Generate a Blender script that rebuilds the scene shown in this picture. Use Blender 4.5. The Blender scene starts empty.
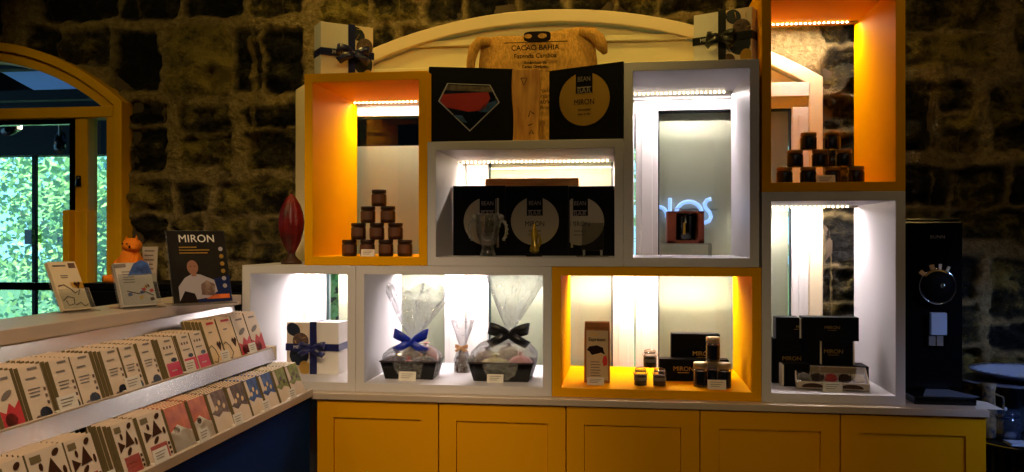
import bpy, bmesh, math, random
import numpy as np
from mathutils import Vector, Matrix, noise
random.seed(7)
PI = math.pi
C = bpy.context.scene.collection
sc = bpy.context.scene

# ------------------------------------------------------------------ camera
FPX, YAW, CZ, VH = 837.0, 0.135, 1.45, 237.22
cam_d = bpy.data.cameras.new('camera'); cam = bpy.data.objects.new('camera', cam_d); C.objects.link(cam)
cam.location = (0, 0, CZ); cam.rotation_euler = (PI/2, 0, YAW)
cam_d.sensor_width = 36; cam_d.lens = 36*FPX/1024; cam_d.shift_y = (VH-236)/1024
cam_d.clip_start = .02
sc.camera = cam
Fv = Vector((-math.sin(YAW), math.cos(YAW), 0)); Rv = Vector((math.cos(YAW), math.sin(YAW), 0)); Uv = Vector((0, 0, 1))

def at(u, v, Y=None, X=None, Z=None):
    """pixel of the photograph -> point on a world plane"""
    d = Fv + Rv*((u-512)/FPX) + Uv*((VH-v)/FPX)
    t = X/d.x if X is not None else Y/d.y if Y is not None else (Z-CZ)/d.z
    return d*t + Vector((0, 0, CZ))

def px(Y, X=0):
    """metres per pixel at a point"""
    return (-X*math.sin(YAW)+Y*math.cos(YAW))/FPX

# ------------------------------------------------------------------ materials
def lin(c):
    return tuple((x/255/12.92 if x/255 <= .04045 else ((x/255+.055)/1.055)**2.4) for x in c)+(1,)

def mat(name, rgb, rough=.5, metal=0, spec=.5, var=0, scale=30, bump=0, bscale=60, trans=0, ior=1.45, alpha=1, emit=None, es=0, coat=0, rgb2=None, stretch=None, sss=0):
    m = bpy.data.materials.new(name); m.use_nodes = True
    nt = m.node_tree; b = nt.nodes['Principled BSDF']; col = lin(rgb)
    b.inputs['Base Color'].default_value = col; b.inputs['Roughness'].default_value = rough
    b.inputs['Metallic'].default_value = metal; b.inputs['Specular IOR Level'].default_value = spec
    b.inputs['Transmission Weight'].default_value = trans; b.inputs['IOR'].default_value = ior
    b.inputs['Alpha'].default_value = alpha; b.inputs['Coat Weight'].default_value = coat
    if emit:
        b.inputs['Emission Color'].default_value = lin(emit); b.inputs['Emission Strength'].default_value = es
    tc = nt.nodes.new('ShaderNodeTexCoord'); mp = nt.nodes.new('ShaderNodeMapping')
    nt.links.new(tc.outputs['Object'], mp.inputs['Vector'])
    if stretch: mp.inputs['Scale'].default_value = stretch
    if var or rgb2:
        n = nt.nodes.new('ShaderNodeTexNoise'); n.inputs['Scale'].default_value = scale; n.inputs['Detail'].default_value = 5
        nt.links.new(mp.outputs['Vector'], n.inputs['Vector'])
        r = nt.nodes.new('ShaderNodeValToRGB')
        c2 = lin(rgb2) if rgb2 else tuple(max(0, x*(1-var)) for x in col[:3])+(1,)
        r.color_ramp.elements[0].position = .35; r.color_ramp.elements[1].position = .65
        r.color_ramp.elements[0].color = c2; r.color_ramp.elements[1].color = col
        nt.links.new(n.outputs['Fac'], r.inputs['Fac']); nt.links.new(r.outputs['Color'], b.inputs['Base Color'])
    if bump:
        n = nt.nodes.new('ShaderNodeTexNoise'); n.inputs['Scale'].default_value = bscale; n.inputs['Detail'].default_value = 4
        nt.links.new(mp.outputs['Vector'], n.inputs['Vector'])
        bp = nt.nodes.new('ShaderNodeBump'); bp.inputs['Strength'].default_value = bump; bp.inputs['Distance'].default_value = .01
        nt.links.new(n.outputs['Fac'], bp.inputs['Height']); nt.links.new(bp.outputs['Normal'], b.inputs['Normal'])
    return m

def glass_mat(name, rgb=(255, 255, 255), refl=.12, white=.0, rough=.05, bump=0, bscale=20, wcol=(255, 255, 255), tl_=.5):
    """thin clear sheet: see-through, with gloss and a little milky scatter"""
    m = bpy.data.materials.new(name); m.use_nodes = True; nt = m.node_tree; nt.nodes.clear()
    o = nt.nodes.new('ShaderNodeOutputMaterial'); t = nt.nodes.new('ShaderNodeBsdfTransparent'); g = nt.nodes.new('ShaderNodeBsdfGlossy')
    t.inputs['Color'].default_value = lin(rgb); g.inputs['Roughness'].default_value = rough
    lw = nt.nodes.new('ShaderNodeLayerWeight'); lw.inputs['Blend'].default_value = .25
    ma = nt.nodes.new('ShaderNodeMath'); ma.operation = 'MULTIPLY_ADD'; ma.inputs[1].default_value = .6; ma.inputs[2].default_value = refl
    ma.use_clamp = True
    mx = nt.nodes.new('ShaderNodeMixShader')
    nt.links.new(lw.outputs['Fresnel'], ma.inputs[0]); nt.links.new(ma.outputs[0], mx.inputs['Fac'])
    nt.links.new(t.outputs[0], mx.inputs[1]); nt.links.new(g.outputs[0], mx.inputs[2])
    last = mx
    if bump:
        tc = nt.nodes.new('ShaderNodeTexCoord'); n = nt.nodes.new('ShaderNodeTexNoise'); n.inputs['Scale'].default_value = bscale; n.inputs['Detail'].default_value = 3
        bp = nt.nodes.new('ShaderNodeBump'); bp.inputs['Strength'].default_value = bump; bp.inputs['Distance'].default_value = .02
        nt.links.new(tc.outputs['Object'], n.inputs['Vector']); nt.links.new(n.outputs['Fac'], bp.inputs['Height'])
        nt.links.new(bp.outputs['Normal'], g.inputs['Normal']); nt.links.new(bp.outputs['Normal'], lw.inputs['Normal'])
    if white:
        d = nt.nodes.new('ShaderNodeBsdfDiffuse'); d.inputs['Color'].default_value = lin(wcol)
        tl = nt.nodes.new('ShaderNodeBsdfTranslucent'); tl.inputs['Color'].default_value = lin(wcol)
        a = nt.nodes.new('ShaderNodeMixShader'); a.inputs['Fac'].default_value = tl_; nt.links.new(d.outputs[0], a.inputs[1]); nt.links.new(tl.outputs[0], a.inputs[2])
        mw = nt.nodes.new('ShaderNodeMixShader'); mw.inputs['Fac'].default_value = white
        nt.links.new(mx.outputs[0], mw.inputs[1]); nt.links.new(a.outputs[0], mw.inputs[2]); last = mw
    nt.links.new(last.outputs[0], o.inputs['Surface'])
    return m

M = {}
M['yellow'] = mat('yellow_paint', (236, 166, 0), .6, spec=.02, var=.06, scale=3)
M['yellow_door'] = mat('yellow_door_paint', (234, 162, 0), .5, spec=.15, var=.05, scale=2)
M['window_yellow'] = mat('window_paint', (232, 172, 14), .5, spec=.3, var=.12, scale=6)
M['white'] = mat('white_lacquer', (212, 208, 212), .4, spec=.4, var=.03, scale=3)
M['white_frame'] = mat('white_frame_paint', (232, 226, 222), .45, var=.04, scale=5)
M['counter'] = mat('pale_worktop', (196, 178, 160), .35, var=.08, scale=8)
M['navy'] = mat('navy_panel', (0, 44, 110), .8, spec=.08, var=.2, scale=4)
M['steel'] = mat('brushed_steel', (214, 210, 212), .24, metal=1, bump=.03, bscale=14, stretch=(30, .4, 30))
M['gap'] = mat('dark_gap', (15, 12, 10), .8)
M['black'] = mat('black_card', (5, 5, 8), .6, spec=.12)
M['blackg'] = mat('black_gloss', (8, 8, 10), .2, spec=.5)
M['darkedge'] = mat('dark_gasket', (30, 42, 46), .4)
M['film'] = glass_mat('frosted_film', (200, 205, 195), .02, .985, .4, wcol=(232, 224, 200), tl_=.12)
M['glass'] = glass_mat('clear_glass', (246, 250, 248), .03, 0, .01)
M['led_housing'] = mat('led_housing', (150, 140, 126), .5)
M['led'] = mat('led_diode', (255, 245, 225), .5, emit=(255, 232, 196), es=22)
M['paper'] = mat('white_paper', (228, 222, 212), .7, var=.04)
M['cream'] = mat('cream_card', (222, 204, 178), .65, var=.05)
M['ink'] = mat('dark_ink', (30, 22, 20), .7, spec=.08)
M['inkgrey'] = mat('grey_ink', (120, 110, 104), .6)
M['gold'] = mat('gold_foil', (222, 176, 84), .35, metal=.8)
M['navyribbon'] = mat('navy_satin', (22, 30, 96), .3, spec=.7, var=.5, scale=40)
M['blueribbon'] = mat('royal_blue_satin', (18, 52, 205), .3, spec=.7, var=.4, scale=40)
M['blackribbon'] = mat('black_satin', (10, 12, 20), .3, spec=.7)
M['jute'] = mat('jute_cloth', (222, 168, 88), .9, spec=.1, var=.35, scale=120, bump=.6, bscale=260, stretch=(1, 1, .35))
M['wood'] = mat('carved_wood', (214, 156, 70), .55, rgb2=(170, 112, 42), scale=14, bump=.3, bscale=30, stretch=(3, 3, .5))
M['wood2'] = mat('orange_wood', (226, 150, 70), .5, rgb2=(200, 120, 50), scale=20, stretch=(.5, 3, 3))
M['pod'] = mat('cocoa_pod_red', (128, 18, 20), .38, rgb2=(66, 8, 14), scale=14, bump=.4, bscale=60, coat=.2)
M['pod_base'] = mat('dark_wood_base', (70, 42, 22), .6, var=.4, scale=20)
M['wine'] = mat('printed_dark_blue', (18, 26, 44), .5)
M['plastic_clear'] = glass_mat('clear_acrylic', (246, 248, 248), .06, .05, .05)
M['cello'] = glass_mat('cellophane', (250, 250, 252), .2, .09, .14, bump=1.0, bscale=34)
M['crystal'] = glass_mat('crystal_glass', (222, 222, 218), .12, .015, .05, bump=.2, bscale=30)
M['jarglass'] = glass_mat('jar_glass', (250, 246, 240), .1, .02, .05)
M['honey'] = mat('brown_spread', (50, 24, 13), .3, spec=.5, var=.3, scale=30)
M['darkjar'] = mat('dark_jar', (14, 20, 34), .25, spec=.5)
M['lid_brown'] = mat('brown_lid', (48, 32, 24), .4, metal=.3)
M['lid_gold'] = mat('brass_lid', (150, 118, 66), .35, metal=.8)
M['lid_silver'] = mat('silver_lid', (170, 160, 140), .35, metal=.7)
M['kraft'] = mat('kraft_paper', (160, 104, 56), .75, var=.15, scale=40)
M['jarlabel'] = mat('jar_label', (92, 58, 38), .6)
M['beans'] = mat('cocoa_beans', (50, 30, 22), .5, var=.5, scale=60, bump=.8, bscale=90)
M['redp'] = mat('red_print', (196, 44, 48), .6)
M['pinkp'] = mat('pink_print', (206, 60, 96), .6)
M['brickp'] = mat('brick_red_print', (160, 56, 36), .55)
M['orangep'] = mat('orange_foil_print', (214, 112, 52), .4, rgb2=(170, 78, 40), scale=30)
M['bluep'] = mat('blue_print', (58, 98, 170), .55, rgb2=(30, 50, 100), scale=50)
M['greenp'] = mat('green_print', (150, 156, 60), .55, rgb2=(96, 100, 40), scale=50)
M['brownp'] = mat('brown_print', (112, 86, 70), .55, rgb2=(60, 42, 36), scale=50)
M['greyp'] = mat('taupe_print', (140, 116, 104), .55, rgb2=(90, 66, 60), scale=50)
M['choc'] = mat('chocolate_print', (66, 38, 20), .7, spec=.08)
M['creamside'] = mat('card_edge', (112, 96, 60), .7)
M['barwhite'] = mat('ivory_wrapper', (222, 202, 180), .5, var=.05)
M['barcream'] = mat('cream_wrapper', (226, 196, 150), .5, var=.05)
M['orange'] = mat('orange_plush', (250, 136, 20), .8, bump=.5, bscale=90)
M['neon'] = mat('neon_reflection_glow', (200, 215, 255), .5, emit=(150, 190, 255), es=1.25)  # glow stands in for neon letters reflected in the door glass
M['chrome'] = mat('chrome', (220, 220, 225), .12, metal=1)
M['stained'] = mat('tab_plastic', (206, 160, 100), .4)
M['skin'] = mat('printed_skin_tone', (140, 96, 76), .6)
M['shirt'] = mat('printed_white_shirt', (160, 152, 160), .6)
M['posterbg'] = mat('poster_print', (40, 34, 26), .5, spec=.15, rgb2=(24, 22, 22), scale=6)
M['posterblue'] = mat('poster_blue_print', (26, 36, 80), .5, spec=.15)
M['enamel'] = mat('white_enamel', (170, 186, 214), .3)
M['soil'] = mat('floor_tiles', (58, 48, 42), .35, var=.3, scale=3)
M['plaster'] = mat('dark_plaster', (80, 66, 48), .8, var=.2, scale=4)
M['ceilm'] = mat('ceiling_paint', (120, 100, 80), .9, var=.1, scale=3)
M['verandawall'] = mat('veranda_dark_frame', (6, 7, 9), .6, spec=.1)
M['soffit'] = mat('soffit_sky_tint', (150, 180, 230), .6, var=.1, scale=3)  # pale blue is the sky's reflection put into the colour
M['leaf'] = mat('leaf_green', (150, 190, 90), .6, rgb2=(86, 140, 84), scale=1.5)
M['leaf2'] = mat('leaf_blue_green', (140, 190, 180), .6, rgb2=(70, 130, 130), scale=1.2)
M['leaf3'] = mat('leaf_yellow_green', (196, 220, 120), .6, rgb2=(120, 164, 84), scale=1.5)
M['bark'] = mat('bark', (70, 56, 44), .9, var=.4)
M['grass'] = mat('grass', (80, 120, 60), .9, var=.4, scale=4)
M['tymp'] = mat('cream_panel', (228, 216, 176), .6, var=.08, scale=2)
M['arch'] = mat('arch_trim_paint', (232, 212, 176), .5, var=.05, scale=4)
M['bluecloth'] = mat('blue_ceramic', (60, 90, 130), .4, rgb2=(190, 190, 180), scale=60)

# ------------------------------------------------------------------ mesh helpers
class MB:
    def __init__(s): s.bm = bmesh.new(); s.mats = []
    def mi(s, m):
        if m not in s.mats: s.mats.append(m)
        return s.mats.index(m)
    def _fin(s, faces, m, sm):
        i = s.mi(m)
        for f in faces: f.material_index = i; f.smooth = sm
    def poly(s, pts, faces, m, sm=False, T=None):
        vs = [s.bm.verts.new(T @ Vector(p) if T else Vector(p)) for p in pts]
        fs = []
        for f in faces:
            try: fs.append(s.bm.faces.new([vs[i] for i in f]))
            except ValueError: pass
        s._fin(fs, m, sm); return s
    def box(s, a, b, m, T=None):
        x0, y0, z0 = a; x1, y1, z1 = b
        P = [(x0, y0, z0), (x1, y0, z0), (x1, y1, z0), (x0, y1, z0), (x0, y0, z1), (x1, y0, z1), (x1, y1, z1), (x0, y1, z1)]
        return s.poly(P, [(0, 3, 2, 1), (4, 5, 6, 7), (0, 1, 5, 4), (1, 2, 6, 5), (2, 3, 7, 6), (3, 0, 4, 7)], m, T=T)
    def prism(s, pts, T, th, m, sm=False):
        """2-D outline (x,z) in frame T, thickness th along +y"""
        n = len(pts)
        P = [(x, 0, z) for x, z in pts]+[(x, th, z) for x, z in pts]
        F = [tuple(range(n)), tuple(reversed(range(n, 2*n)))]+[(i, i+n, (i+1) % n+n, (i+1) % n) for i in range(n)]
        return s.poly(P, F, m, sm, T)
    def lathe(s, prof, m, seg=20, c=(0, 0, 0), T=None, sm=True, fn=None, cap=True):
        P = []; F = []
        for r, z in prof:
            for k in range(seg):
                a = 2*PI*k/seg; rr = r*(fn(a, z) if fn else 1)
                P.append((c[0]+rr*math.cos(a), c[1]+rr*math.sin(a), c[2]+z))
        for j in range(len(prof)-1):
            for k in range(seg):
                F.append((j*seg+k, j*seg+(k+1) % seg, (j+1)*seg+(k+1) % seg, (j+1)*seg+k))
        if cap:
            F.append(tuple(reversed(range(seg)))); F.append(tuple((len(prof)-1)*seg+k for k in range(seg)))
        return s.poly(P, F, m, sm, T)
    def tube(s, pts, r, m, seg=8, closed=False, T=None):
        pts = [Vector(p) for p in pts]; n = len(pts); rs = r if isinstance(r, (list, tuple)) else [r]*n
        P = []; F = []; prev = None
        for i, p in enumerate(pts):
            a = pts[(i-1) % n] if (closed or i > 0) else p; b = pts[(i+1) % n] if (closed or i < n-1) else p
            d = (b-a).normalized()
            if prev is None:
                up = Vector((0, 0, 1)) if abs(d.z) < .9 else Vector((1, 0, 0)); x = d.cross(up).normalized()
            else: x = (prev-d*prev.dot(d)).normalized()
            prev = x; y = d.cross(x)
            for k in range(seg):
                t = 2*PI*k/seg; P.append(p+(x*math.cos(t)+y*math.sin(t))*rs[i])
        m_ = n if closed else n-1
        for i in range(m_):
            for k in range(seg):
                j = (i+1) % n
                F.append((i*seg+k, i*seg+(k+1) % seg, j*seg+(k+1) % seg, j*seg+k))
        if not closed:
            F.append(tuple(reversed(range(seg)))); F.append(tuple((n-1)*seg+k for k in range(seg)))
        return s.poly(P, F, m, True, T)
    def band(s, pts, wv, th, m, T=None):
        """ribbon: centre points, width vectors, thickness along local normal"""
        n = len(pts); P = []
        for i in range(n):
            p = Vector(pts[i]); w = Vector(wv[i])
            a = Vector(pts[max(i-1, 0)]); b = Vector(pts[min(i+1, n-1)])
            nn = (b-a).cross(w)
            nn = nn.normalized()*th/2 if nn.length > 1e-9 else Vector((0, th/2, 0))
            P += [p-w-nn, p+w-nn, p+w+nn, p-w+nn]
        F = []
        for i in range(n-1):
            for k in range(4): F.append((i*4+k, i*4+(k+1) % 4, (i+1)*4+(k+1) % 4, (i+1)*4+k))
        F += [(3, 2, 1, 0), (n*4-4, n*4-3, n*4-2, n*4-1)]
        return s.poly(P, F, m, True, T)
    def sphere(s, c, r, m, T=None, seg=14):
        r = r if isinstance(r, (list, tuple)) else (r, r, r)
        prof = [(math.sin(PI*j/8), -math.cos(PI*j/8)) for j in range(9)]
        P = []; F = []
        for a_, z in prof:
            for k in range(seg):
                a = 2*PI*k/seg; P.append((c[0]+r[0]*max(a_, .01)*math.cos(a), c[1]+r[1]*max(a_, .01)*math.sin(a), c[2]+r[2]*z))
        for j in range(8):
            for k in range(seg): F.append((j*seg+k, j*seg+(k+1) % seg, (j+1)*seg+(k+1) % seg, (j+1)*seg+k))
        F.append(tuple(reversed(range(seg)))); F.append(tuple(8*seg+k for k in range(seg)))
        return s.poly(P, F, m, True, T)
    def build(s, name, parent=None, bevel=0, T=None, segs=2):
        bmesh.ops.recalc_face_normals(s.bm, faces=s.bm.faces)
        me = bpy.data.meshes.new(name); s.bm.to_mesh(me); s.bm.free()
        for m in s.mats: me.materials.append(m)
        o = bpy.data.objects.new(name, me); C.objects.link(o)
        if parent: o.parent = parent
        if bevel:
            b = o.modifiers.new('bevel', 'BEVEL'); b.width = bevel; b.segments = segs; b.limit_method = 'ANGLE'; b.harden_normals = False
        return o

def tag(o, label=None, cat=None, group=None, kind=None):
    if label: o['label'] = label
    if cat: o['category'] = cat
    if group: o['group'] = group
    if kind: o['kind'] = kind
    return o
def thing(name, label, cat, loc=(0, 0, 0), rotz=0, group=None, tilt=0):
    o = bpy.data.objects.new(name, None); C.objects.link(o); o.location = loc; o.rotation_euler = (tilt, 0, rotz)
    o.empty_display_size = .05
    return tag(o, label, cat, group)
def dup(root, loc, rotz=None, label=None, group=None):
    r = root.copy(); C.objects.link(r); r.location = loc
    if rotz is not None: r.rotation_euler = (root.rotation_euler[0], 0, rotz)
    if label: r['label'] = label
    if group: r['group'] = group
    for ch in list(root.children):
        c = ch.copy(); C.objects.link(c); c.parent = r
        for g in list(ch.children):
            d = g.copy(); C.objects.link(d); d.parent = c
    return r
def text(body, size, m, parent, loc, rot=(PI/2, 0, 0), sx=1, align='CENTER', name='lettering', bold=0, ext=.0004, spacing=1):
    c = bpy.data.curves.new(name, 'FONT'); c.body = body; c.size = size; c.align_x = align; c.align_y = 'CENTER'
    c.extrude = ext; c.offset = bold; c.space_character = spacing; c.materials.append(m)
    o = bpy.data.objects.new(name, c); C.objects.link(o); o.parent = parent; o.location = loc; o.rotation_euler = rot
    o.scale = (sx, 1, 1)
    me = bpy.data.meshes.new_from_object(o)
    q = bpy.data.objects.new(name, me); C.objects.link(q); q.parent = parent; q.location = loc; q.rotation_euler = rot; q.scale = (sx, 1, 1)
    C.objects.unlink(o); bpy.data.objects.remove(o); bpy.data.curves.remove(c)
    q.name = name
    return q
def RT(loc, rz=0, rx=0):
    return Matrix.Translation(Vector(loc)) @ Matrix.Rotation(rz, 4, 'Z') @ Matrix.Rotation(rx, 4, 'X')
def struct(o): o['kind'] = 'structure'; return o

# ------------------------------------------------------------------ setting: stone wall with two arched openings
YW = 3.34
WIN = dict(x0=-3.57, x1=-2.114, cx=-2.8415, cz=1.2182, r=1.088)
DOOR = dict(x0=-1.351, x1=.741, cx=-.305, cz=.347, r=2.006)
def P2(u, v):
    p = at(u, v, Y=YW); return p.x, p.z
stones = []
px_stones = [(40, -60, 116, 20), (122, -60, 176, 19), (185, -60, 238, 18), (248, -60, 300, 14), (30, 26, 58, 60), (62, 28, 106, 66), (110, 32, 156, 93), (168, 27, 229, 95),
 (233, 31, 259, 91), (266, 29, 297, 92), (127, 104, 165, 122), (129, 128, 163, 169), (180, 107, 228, 132), (180, 136, 229, 168), (248, 107, 294, 126),
 (249, 131, 294, 168), (129, 182, 167, 213), (176, 183, 204, 214), (213, 181, 294, 214), (129, 219, 163, 243), (170, 221, 201, 262), (209, 219, 250, 262), (256, 221, 294, 240), (255, 246, 292, 268),
 (129, 248, 163, 290), (170, 268, 230, 300), (906, -60, 996, 30), (906, 35, 996, 67), (896, 83, 936, 150), (941, 84, 978, 112), (941, 117, 978, 150), (995, 83, 1075, 150),
 (890, 167, 950, 205), (956, 168, 1006, 206), (1012, 167, 1070, 204), (955, 212, 1040, 240), (906, 212, 948, 240), (1019, -60, 1090, 74), (992, 260, 1064, 318), (900, 258, 976, 300),
 (900, 306, 978, 345), (992, 326, 1050, 352), (905, 352, 980, 395), (990, 360, 1060, 400), (905, 402, 1000, 470), (1008, 408, 1080, 470),
 (823, -10, 893, 40), (826, 47, 862, 92), (823, 98, 885, 128), (827, 135, 880, 172), (826, 180, 880, 212), (824, 220, 884, 262), (826, 268, 880, 300), (825, 306, 884, 350), (826, 356, 880, 392), (770, -30, 815, 18)]
for q in px_stones:
    a = P2(q[0], q[3]); b = P2(q[2], q[1]); stones.append((a[0], a[1], b[0], b[1]))
# rest of the wall: random coursed rubble where no measured stone lies
def clash(s):
    return any(s[0] < t[2]-.0 and s[2] > t[0]+.0 and s[1] < t[3]-.0 and s[3] > t[1]+.0 for t in stones[:len(px_stones)])
z = -.1
rr = random.Random(3)
while z < 3.2:
    h = rr.uniform(.11, .24); x = -4.2
    while x < 2.6:
        w = rr.uniform(.12, .36); s_ = (x, z, x+w, z+h)
        if not clash(s_): stones.append(s_)
        x += w+rr.uniform(.025, .06)
    z += h+rr.uniform(.025, .05)

def in_open(x, z):
    for d in (WIN, DOOR):
        if d['x0']+.03 < x < d['x1']-.03:
            dz = d['r']**2-(x-d['cx'])**2
            if dz > 0 and z < d['cz']+math.sqrt(dz)-.03: return True
    return False
def wall_mesh():
    x0, x1, z0, z1, st = -4.0, 2.4, 0.0, 3.1, .0105
    nx = int((x1-x0)/st)+1; nz = int((z1-z0)/st)+1
    xs = x0+np.arange(nx)*st; zs = z0+np.arange(nz)*st
    Xg, Zg = np.meshgrid(xs, zs)
    N = nx*nz; W = np.zeros((N, 5)); k = 0
    fx, fz = Xg.ravel(), Zg.ravel()
    for k in range(N):
        a, b = fx[k], fz[k]
        W[k, 0] = noise.noise(Vector((a*7, b*7, 1.3))); W[k, 1] = noise.noise(Vector((a*7, b*7, 9.1)))
        W[k, 2] = noise.fractal(Vector((a*9, b*13, 4.2)), 1.0, 2.1, 4); W[k, 3] = noise.noise(Vector((a*30, b*30, 2.)))
        W[k, 4] = noise.ridged_multi_fractal(Vector((a*5, b*8, 7.)), 1.0, 2.0, 4, 1.0, 2.0)
    wx = fx+W[:, 0]*.026+W[:, 3]*.012+W[:, 2]*.006; wz = fz+W[:, 1]*.024+W[:, 3]*.011+W[:, 2]*.006
    S = np.full(N, -1.0); ID = np.zeros(N)
    for i, (a, b, c, d) in enumerate(stones):
        rad = min(.026, (c-a)*.4, (d-b)*.4); cx, cz, hx, hz = (a+c)/2, (b+d)/2, (c-a)/2-rad+.006, (d-b)/2-rad+.006
        qx = np.abs(wx-cx)-hx; qz = np.abs(wz-cz)-hz
        sd = rad-(np.hypot(np.maximum(qx, 0), np.maximum(qz, 0))+np.minimum(np.maximum(qx, qz), 0))
        mk = sd > S; S[mk] = sd[mk]; ID[mk] = i
    e = np.clip((S+.006+W[:, 2]*.008)/.016, 0, 1); tone = np.modf(np.abs(np.sin(ID*12.9898)*43758.5453))[0]
    for k_, v_ in {7: 1.15, 6: 0, 9: .1, 0: 0, 1: 0, 2: .05, 8: .3, 12: .6, 13: .7, 18: .8, 21: .9, 28: .5, 29: .5}.items(): tone[ID == k_] = v_
    rock = (W[:, 2]*.055+(W[:, 4]-1.0)*.034+np.clip(S, 0, .05)*.45-.040+(tone-.5)*.03)
    mort = .004*W[:, 3]+.008*W[:, 2]
    dy = mort*(1-e)+rock*e
    dy = np.where(dy > 0, .03*np.tanh(dy/.03), .08*np.tanh(dy/.08))
    co = np.stack([fx, YW-dy, fz], 1)
    idx = np.arange(N).reshape(nz, nx)
    q = np.stack([idx[:-1, :-1], idx[:-1, 1:], idx[1:, 1:], idx[1:, :-1]], -1).reshape(-1, 4)
    cxs = fx[q[:, 0]]+st/2; czs = fz[q[:, 0]]+st/2
    keep = np.array([not in_open(a, b) for a, b in zip(cxs, czs)])
    q = q[keep]
    me = bpy.data.meshes.new('wall_back'); me.from_pydata(co.tolist(), [], q.tolist()); me.update()
    at_ = me.color_attributes.new('stone', 'FLOAT_COLOR', 'POINT')
    buf = np.ones((N, 4), dtype=np.float32); buf[:, 0] = e; buf[:, 1] = tone; buf[:, 2] = np.clip(.5+W[:, 2]*.5, 0, 1)
    at_.data.foreach_set('color', buf.ravel())
    for p in me.polygons: p.use_smooth = True
    return me
def stone_mat():
    m = bpy.data.materials.new('rubble_stone'); m.use_nodes = True; nt = m.node_tree; b = nt.nodes['Principled BSDF']; L = nt.links
    b.inputs['Roughness'].default_value = .8; b.inputs['Specular IOR Level'].default_value = .3
    a = nt.nodes.new('ShaderNodeAttribute'); a.attribute_name = 'stone'; sp = nt.nodes.new('ShaderNodeSeparateColor'); L.new(a.outputs['Color'], sp.inputs[0])
    tc = nt.nodes.new('ShaderNodeTexCoord')
    n1 = nt.nodes.new('ShaderNodeTexNoise'); n1.inputs['Scale'].default_value = 9; n1.inputs['Detail'].default_value = 8; n1.inputs['Roughness'].default_value = .7; L.new(tc.outputs['Object'], n1.inputs['Vector'])
    n2 = nt.nodes.new('ShaderNodeTexNoise'); n2.inputs['Scale'].default_value = 45; n2.inputs['Detail'].default_value = 6; n2.inputs['Roughness'].default_value = .7; L.new(tc.outputs['Object'], n2.inputs['Vector'])
    r1 = nt.nodes.new('ShaderNodeValToRGB'); e = r1.color_ramp.elements
    e[0].position = .38; e[0].color = lin((14, 12, 9)); e[1].position = .66; e[1].color = lin((160, 140, 70))
    x = r1.color_ramp.elements.new(.5); x.color = lin((66, 58, 32))
    # tone shifts each stone
    ad = nt.nodes.new('ShaderNodeMath'); ad.operation = 'MULTIPLY_ADD'; ad.inputs[1].default_value = .26; L.new(sp.outputs[1], ad.inputs[0])
    sb = nt.nodes.new('ShaderNodeMath'); sb.operation = 'SUBTRACT'; L.new(n1.outputs['Fac'], sb.inputs[0]); sb.inputs[1].default_value = .13; L.new(sb.outputs[0], ad.inputs[2])
    L.new(ad.outputs[0], r1.inputs['Fac'])
    r2 = nt.nodes.new('ShaderNodeValToRGB'); e = r2.color_ramp.elements
    e[0].position = .3; e[0].color = lin((122, 104, 64)); e[1].position = .7; e[1].color = lin((196, 172, 122)); L.new(n2.outputs['Fac'], r2.inputs['Fac'])
    mx = nt.nodes.new('ShaderNodeMix'); mx.data_type = 'RGBA'; L.new(sp.outputs[0], mx.inputs[0]); L.new(r2.outputs['Color'], mx.inputs[6]); L.new(r1.outputs['Color'], mx.inputs[7])
    # pale drips of lime that ran down the stones
    mp = nt.nodes.new('ShaderNodeMapping'); mp.inputs['Scale'].default_value = (26, 1, .9); L.new(tc.outputs['Object'], mp.inputs['Vector'])
    n3 = nt.nodes.new('ShaderNodeTexNoise'); n3.inputs['Scale'].default_value = 1; n3.inputs['Detail'].default_value = 3; L.new(mp.outputs['Vector'], n3.inputs['Vector'])
    r3 = nt.nodes.new('ShaderNodeValToRGB'); r3.color_ramp.elements[0].position = .69; r3.color_ramp.elements[1].position = .74; L.new(n3.outputs['Fac'], r3.inputs['Fac'])
    r3.color_ramp.elements[1].color = (.6, .6, .6, 1)
    mx2 = nt.nodes.new('ShaderNodeMix'); mx2.data_type = 'RGBA'; L.new(r3.outputs['Color'], mx2.inputs[0]); L.new(mx.outputs[2], mx2.inputs[6]); mx2.inputs[7].default_value = lin((176, 152, 96))
    L.new(mx2.outputs[2], b.inputs['Base Color'])
    bp = nt.nodes.new('ShaderNodeBump'); bp.inputs['Strength'].default_value = 1; bp.inputs['Distance'].default_value = .05
    mm = nt.nodes.new('ShaderNodeMath'); mm.operation = 'ADD'; L.new(n1.outputs['Fac'], mm.inputs[0]); L.new(n2.outputs['Fac'], mm.inputs[1])
    L.new(mm.outputs[0], bp.inputs['Height']); L.new(bp.outputs['Normal'], b.inputs['Normal'])
    return m
M['stone'] = stone_mat()
me = wall_mesh(); me.materials.append(M['stone'])
o = bpy.data.objects.new('wall_back', me); C.objects.link(o); struct(o)

def arch_pts(d, inset, zb, seg=28):
    """opening outline inset by a margin: from bottom-left up over the arch to bottom-right"""
    x0, x1, r = d['x0']+inset, d['x1']-inset, d['r']-inset
    pts = [(x0, zb)]
    for k in range(seg+1):
        x = x0+(x1-x0)*k/seg; pts.append((x, d['cz']+math.sqrt(max(r*r-(x-d['cx'])**2, 0))))
    pts.append((x1, zb)); return pts
def arch_frame(mb, d, i0, i1, zb, y0, y1, m):
    A = arch_pts(d, i0, zb); B = arch_pts(d, i1, zb); n = len(A); P = []
    for (a, b), (c, e) in zip(A, B): P += [(a, y0, b), (c, y0, e), (c, y1, e), (a, y1, b)]
    F = []
    for i in range(n-1):
        for k in range(4): F.append((i*4+k, i*4+(k+1) % 4, (i+1)*4+(k+1) % 4, (i+1)*4+k))
    F += [(0, 1, 2, 3), (n*4-4, n*4-3, n*4-2, n*4-1)]
    mb.poly(P, F, m)
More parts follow.
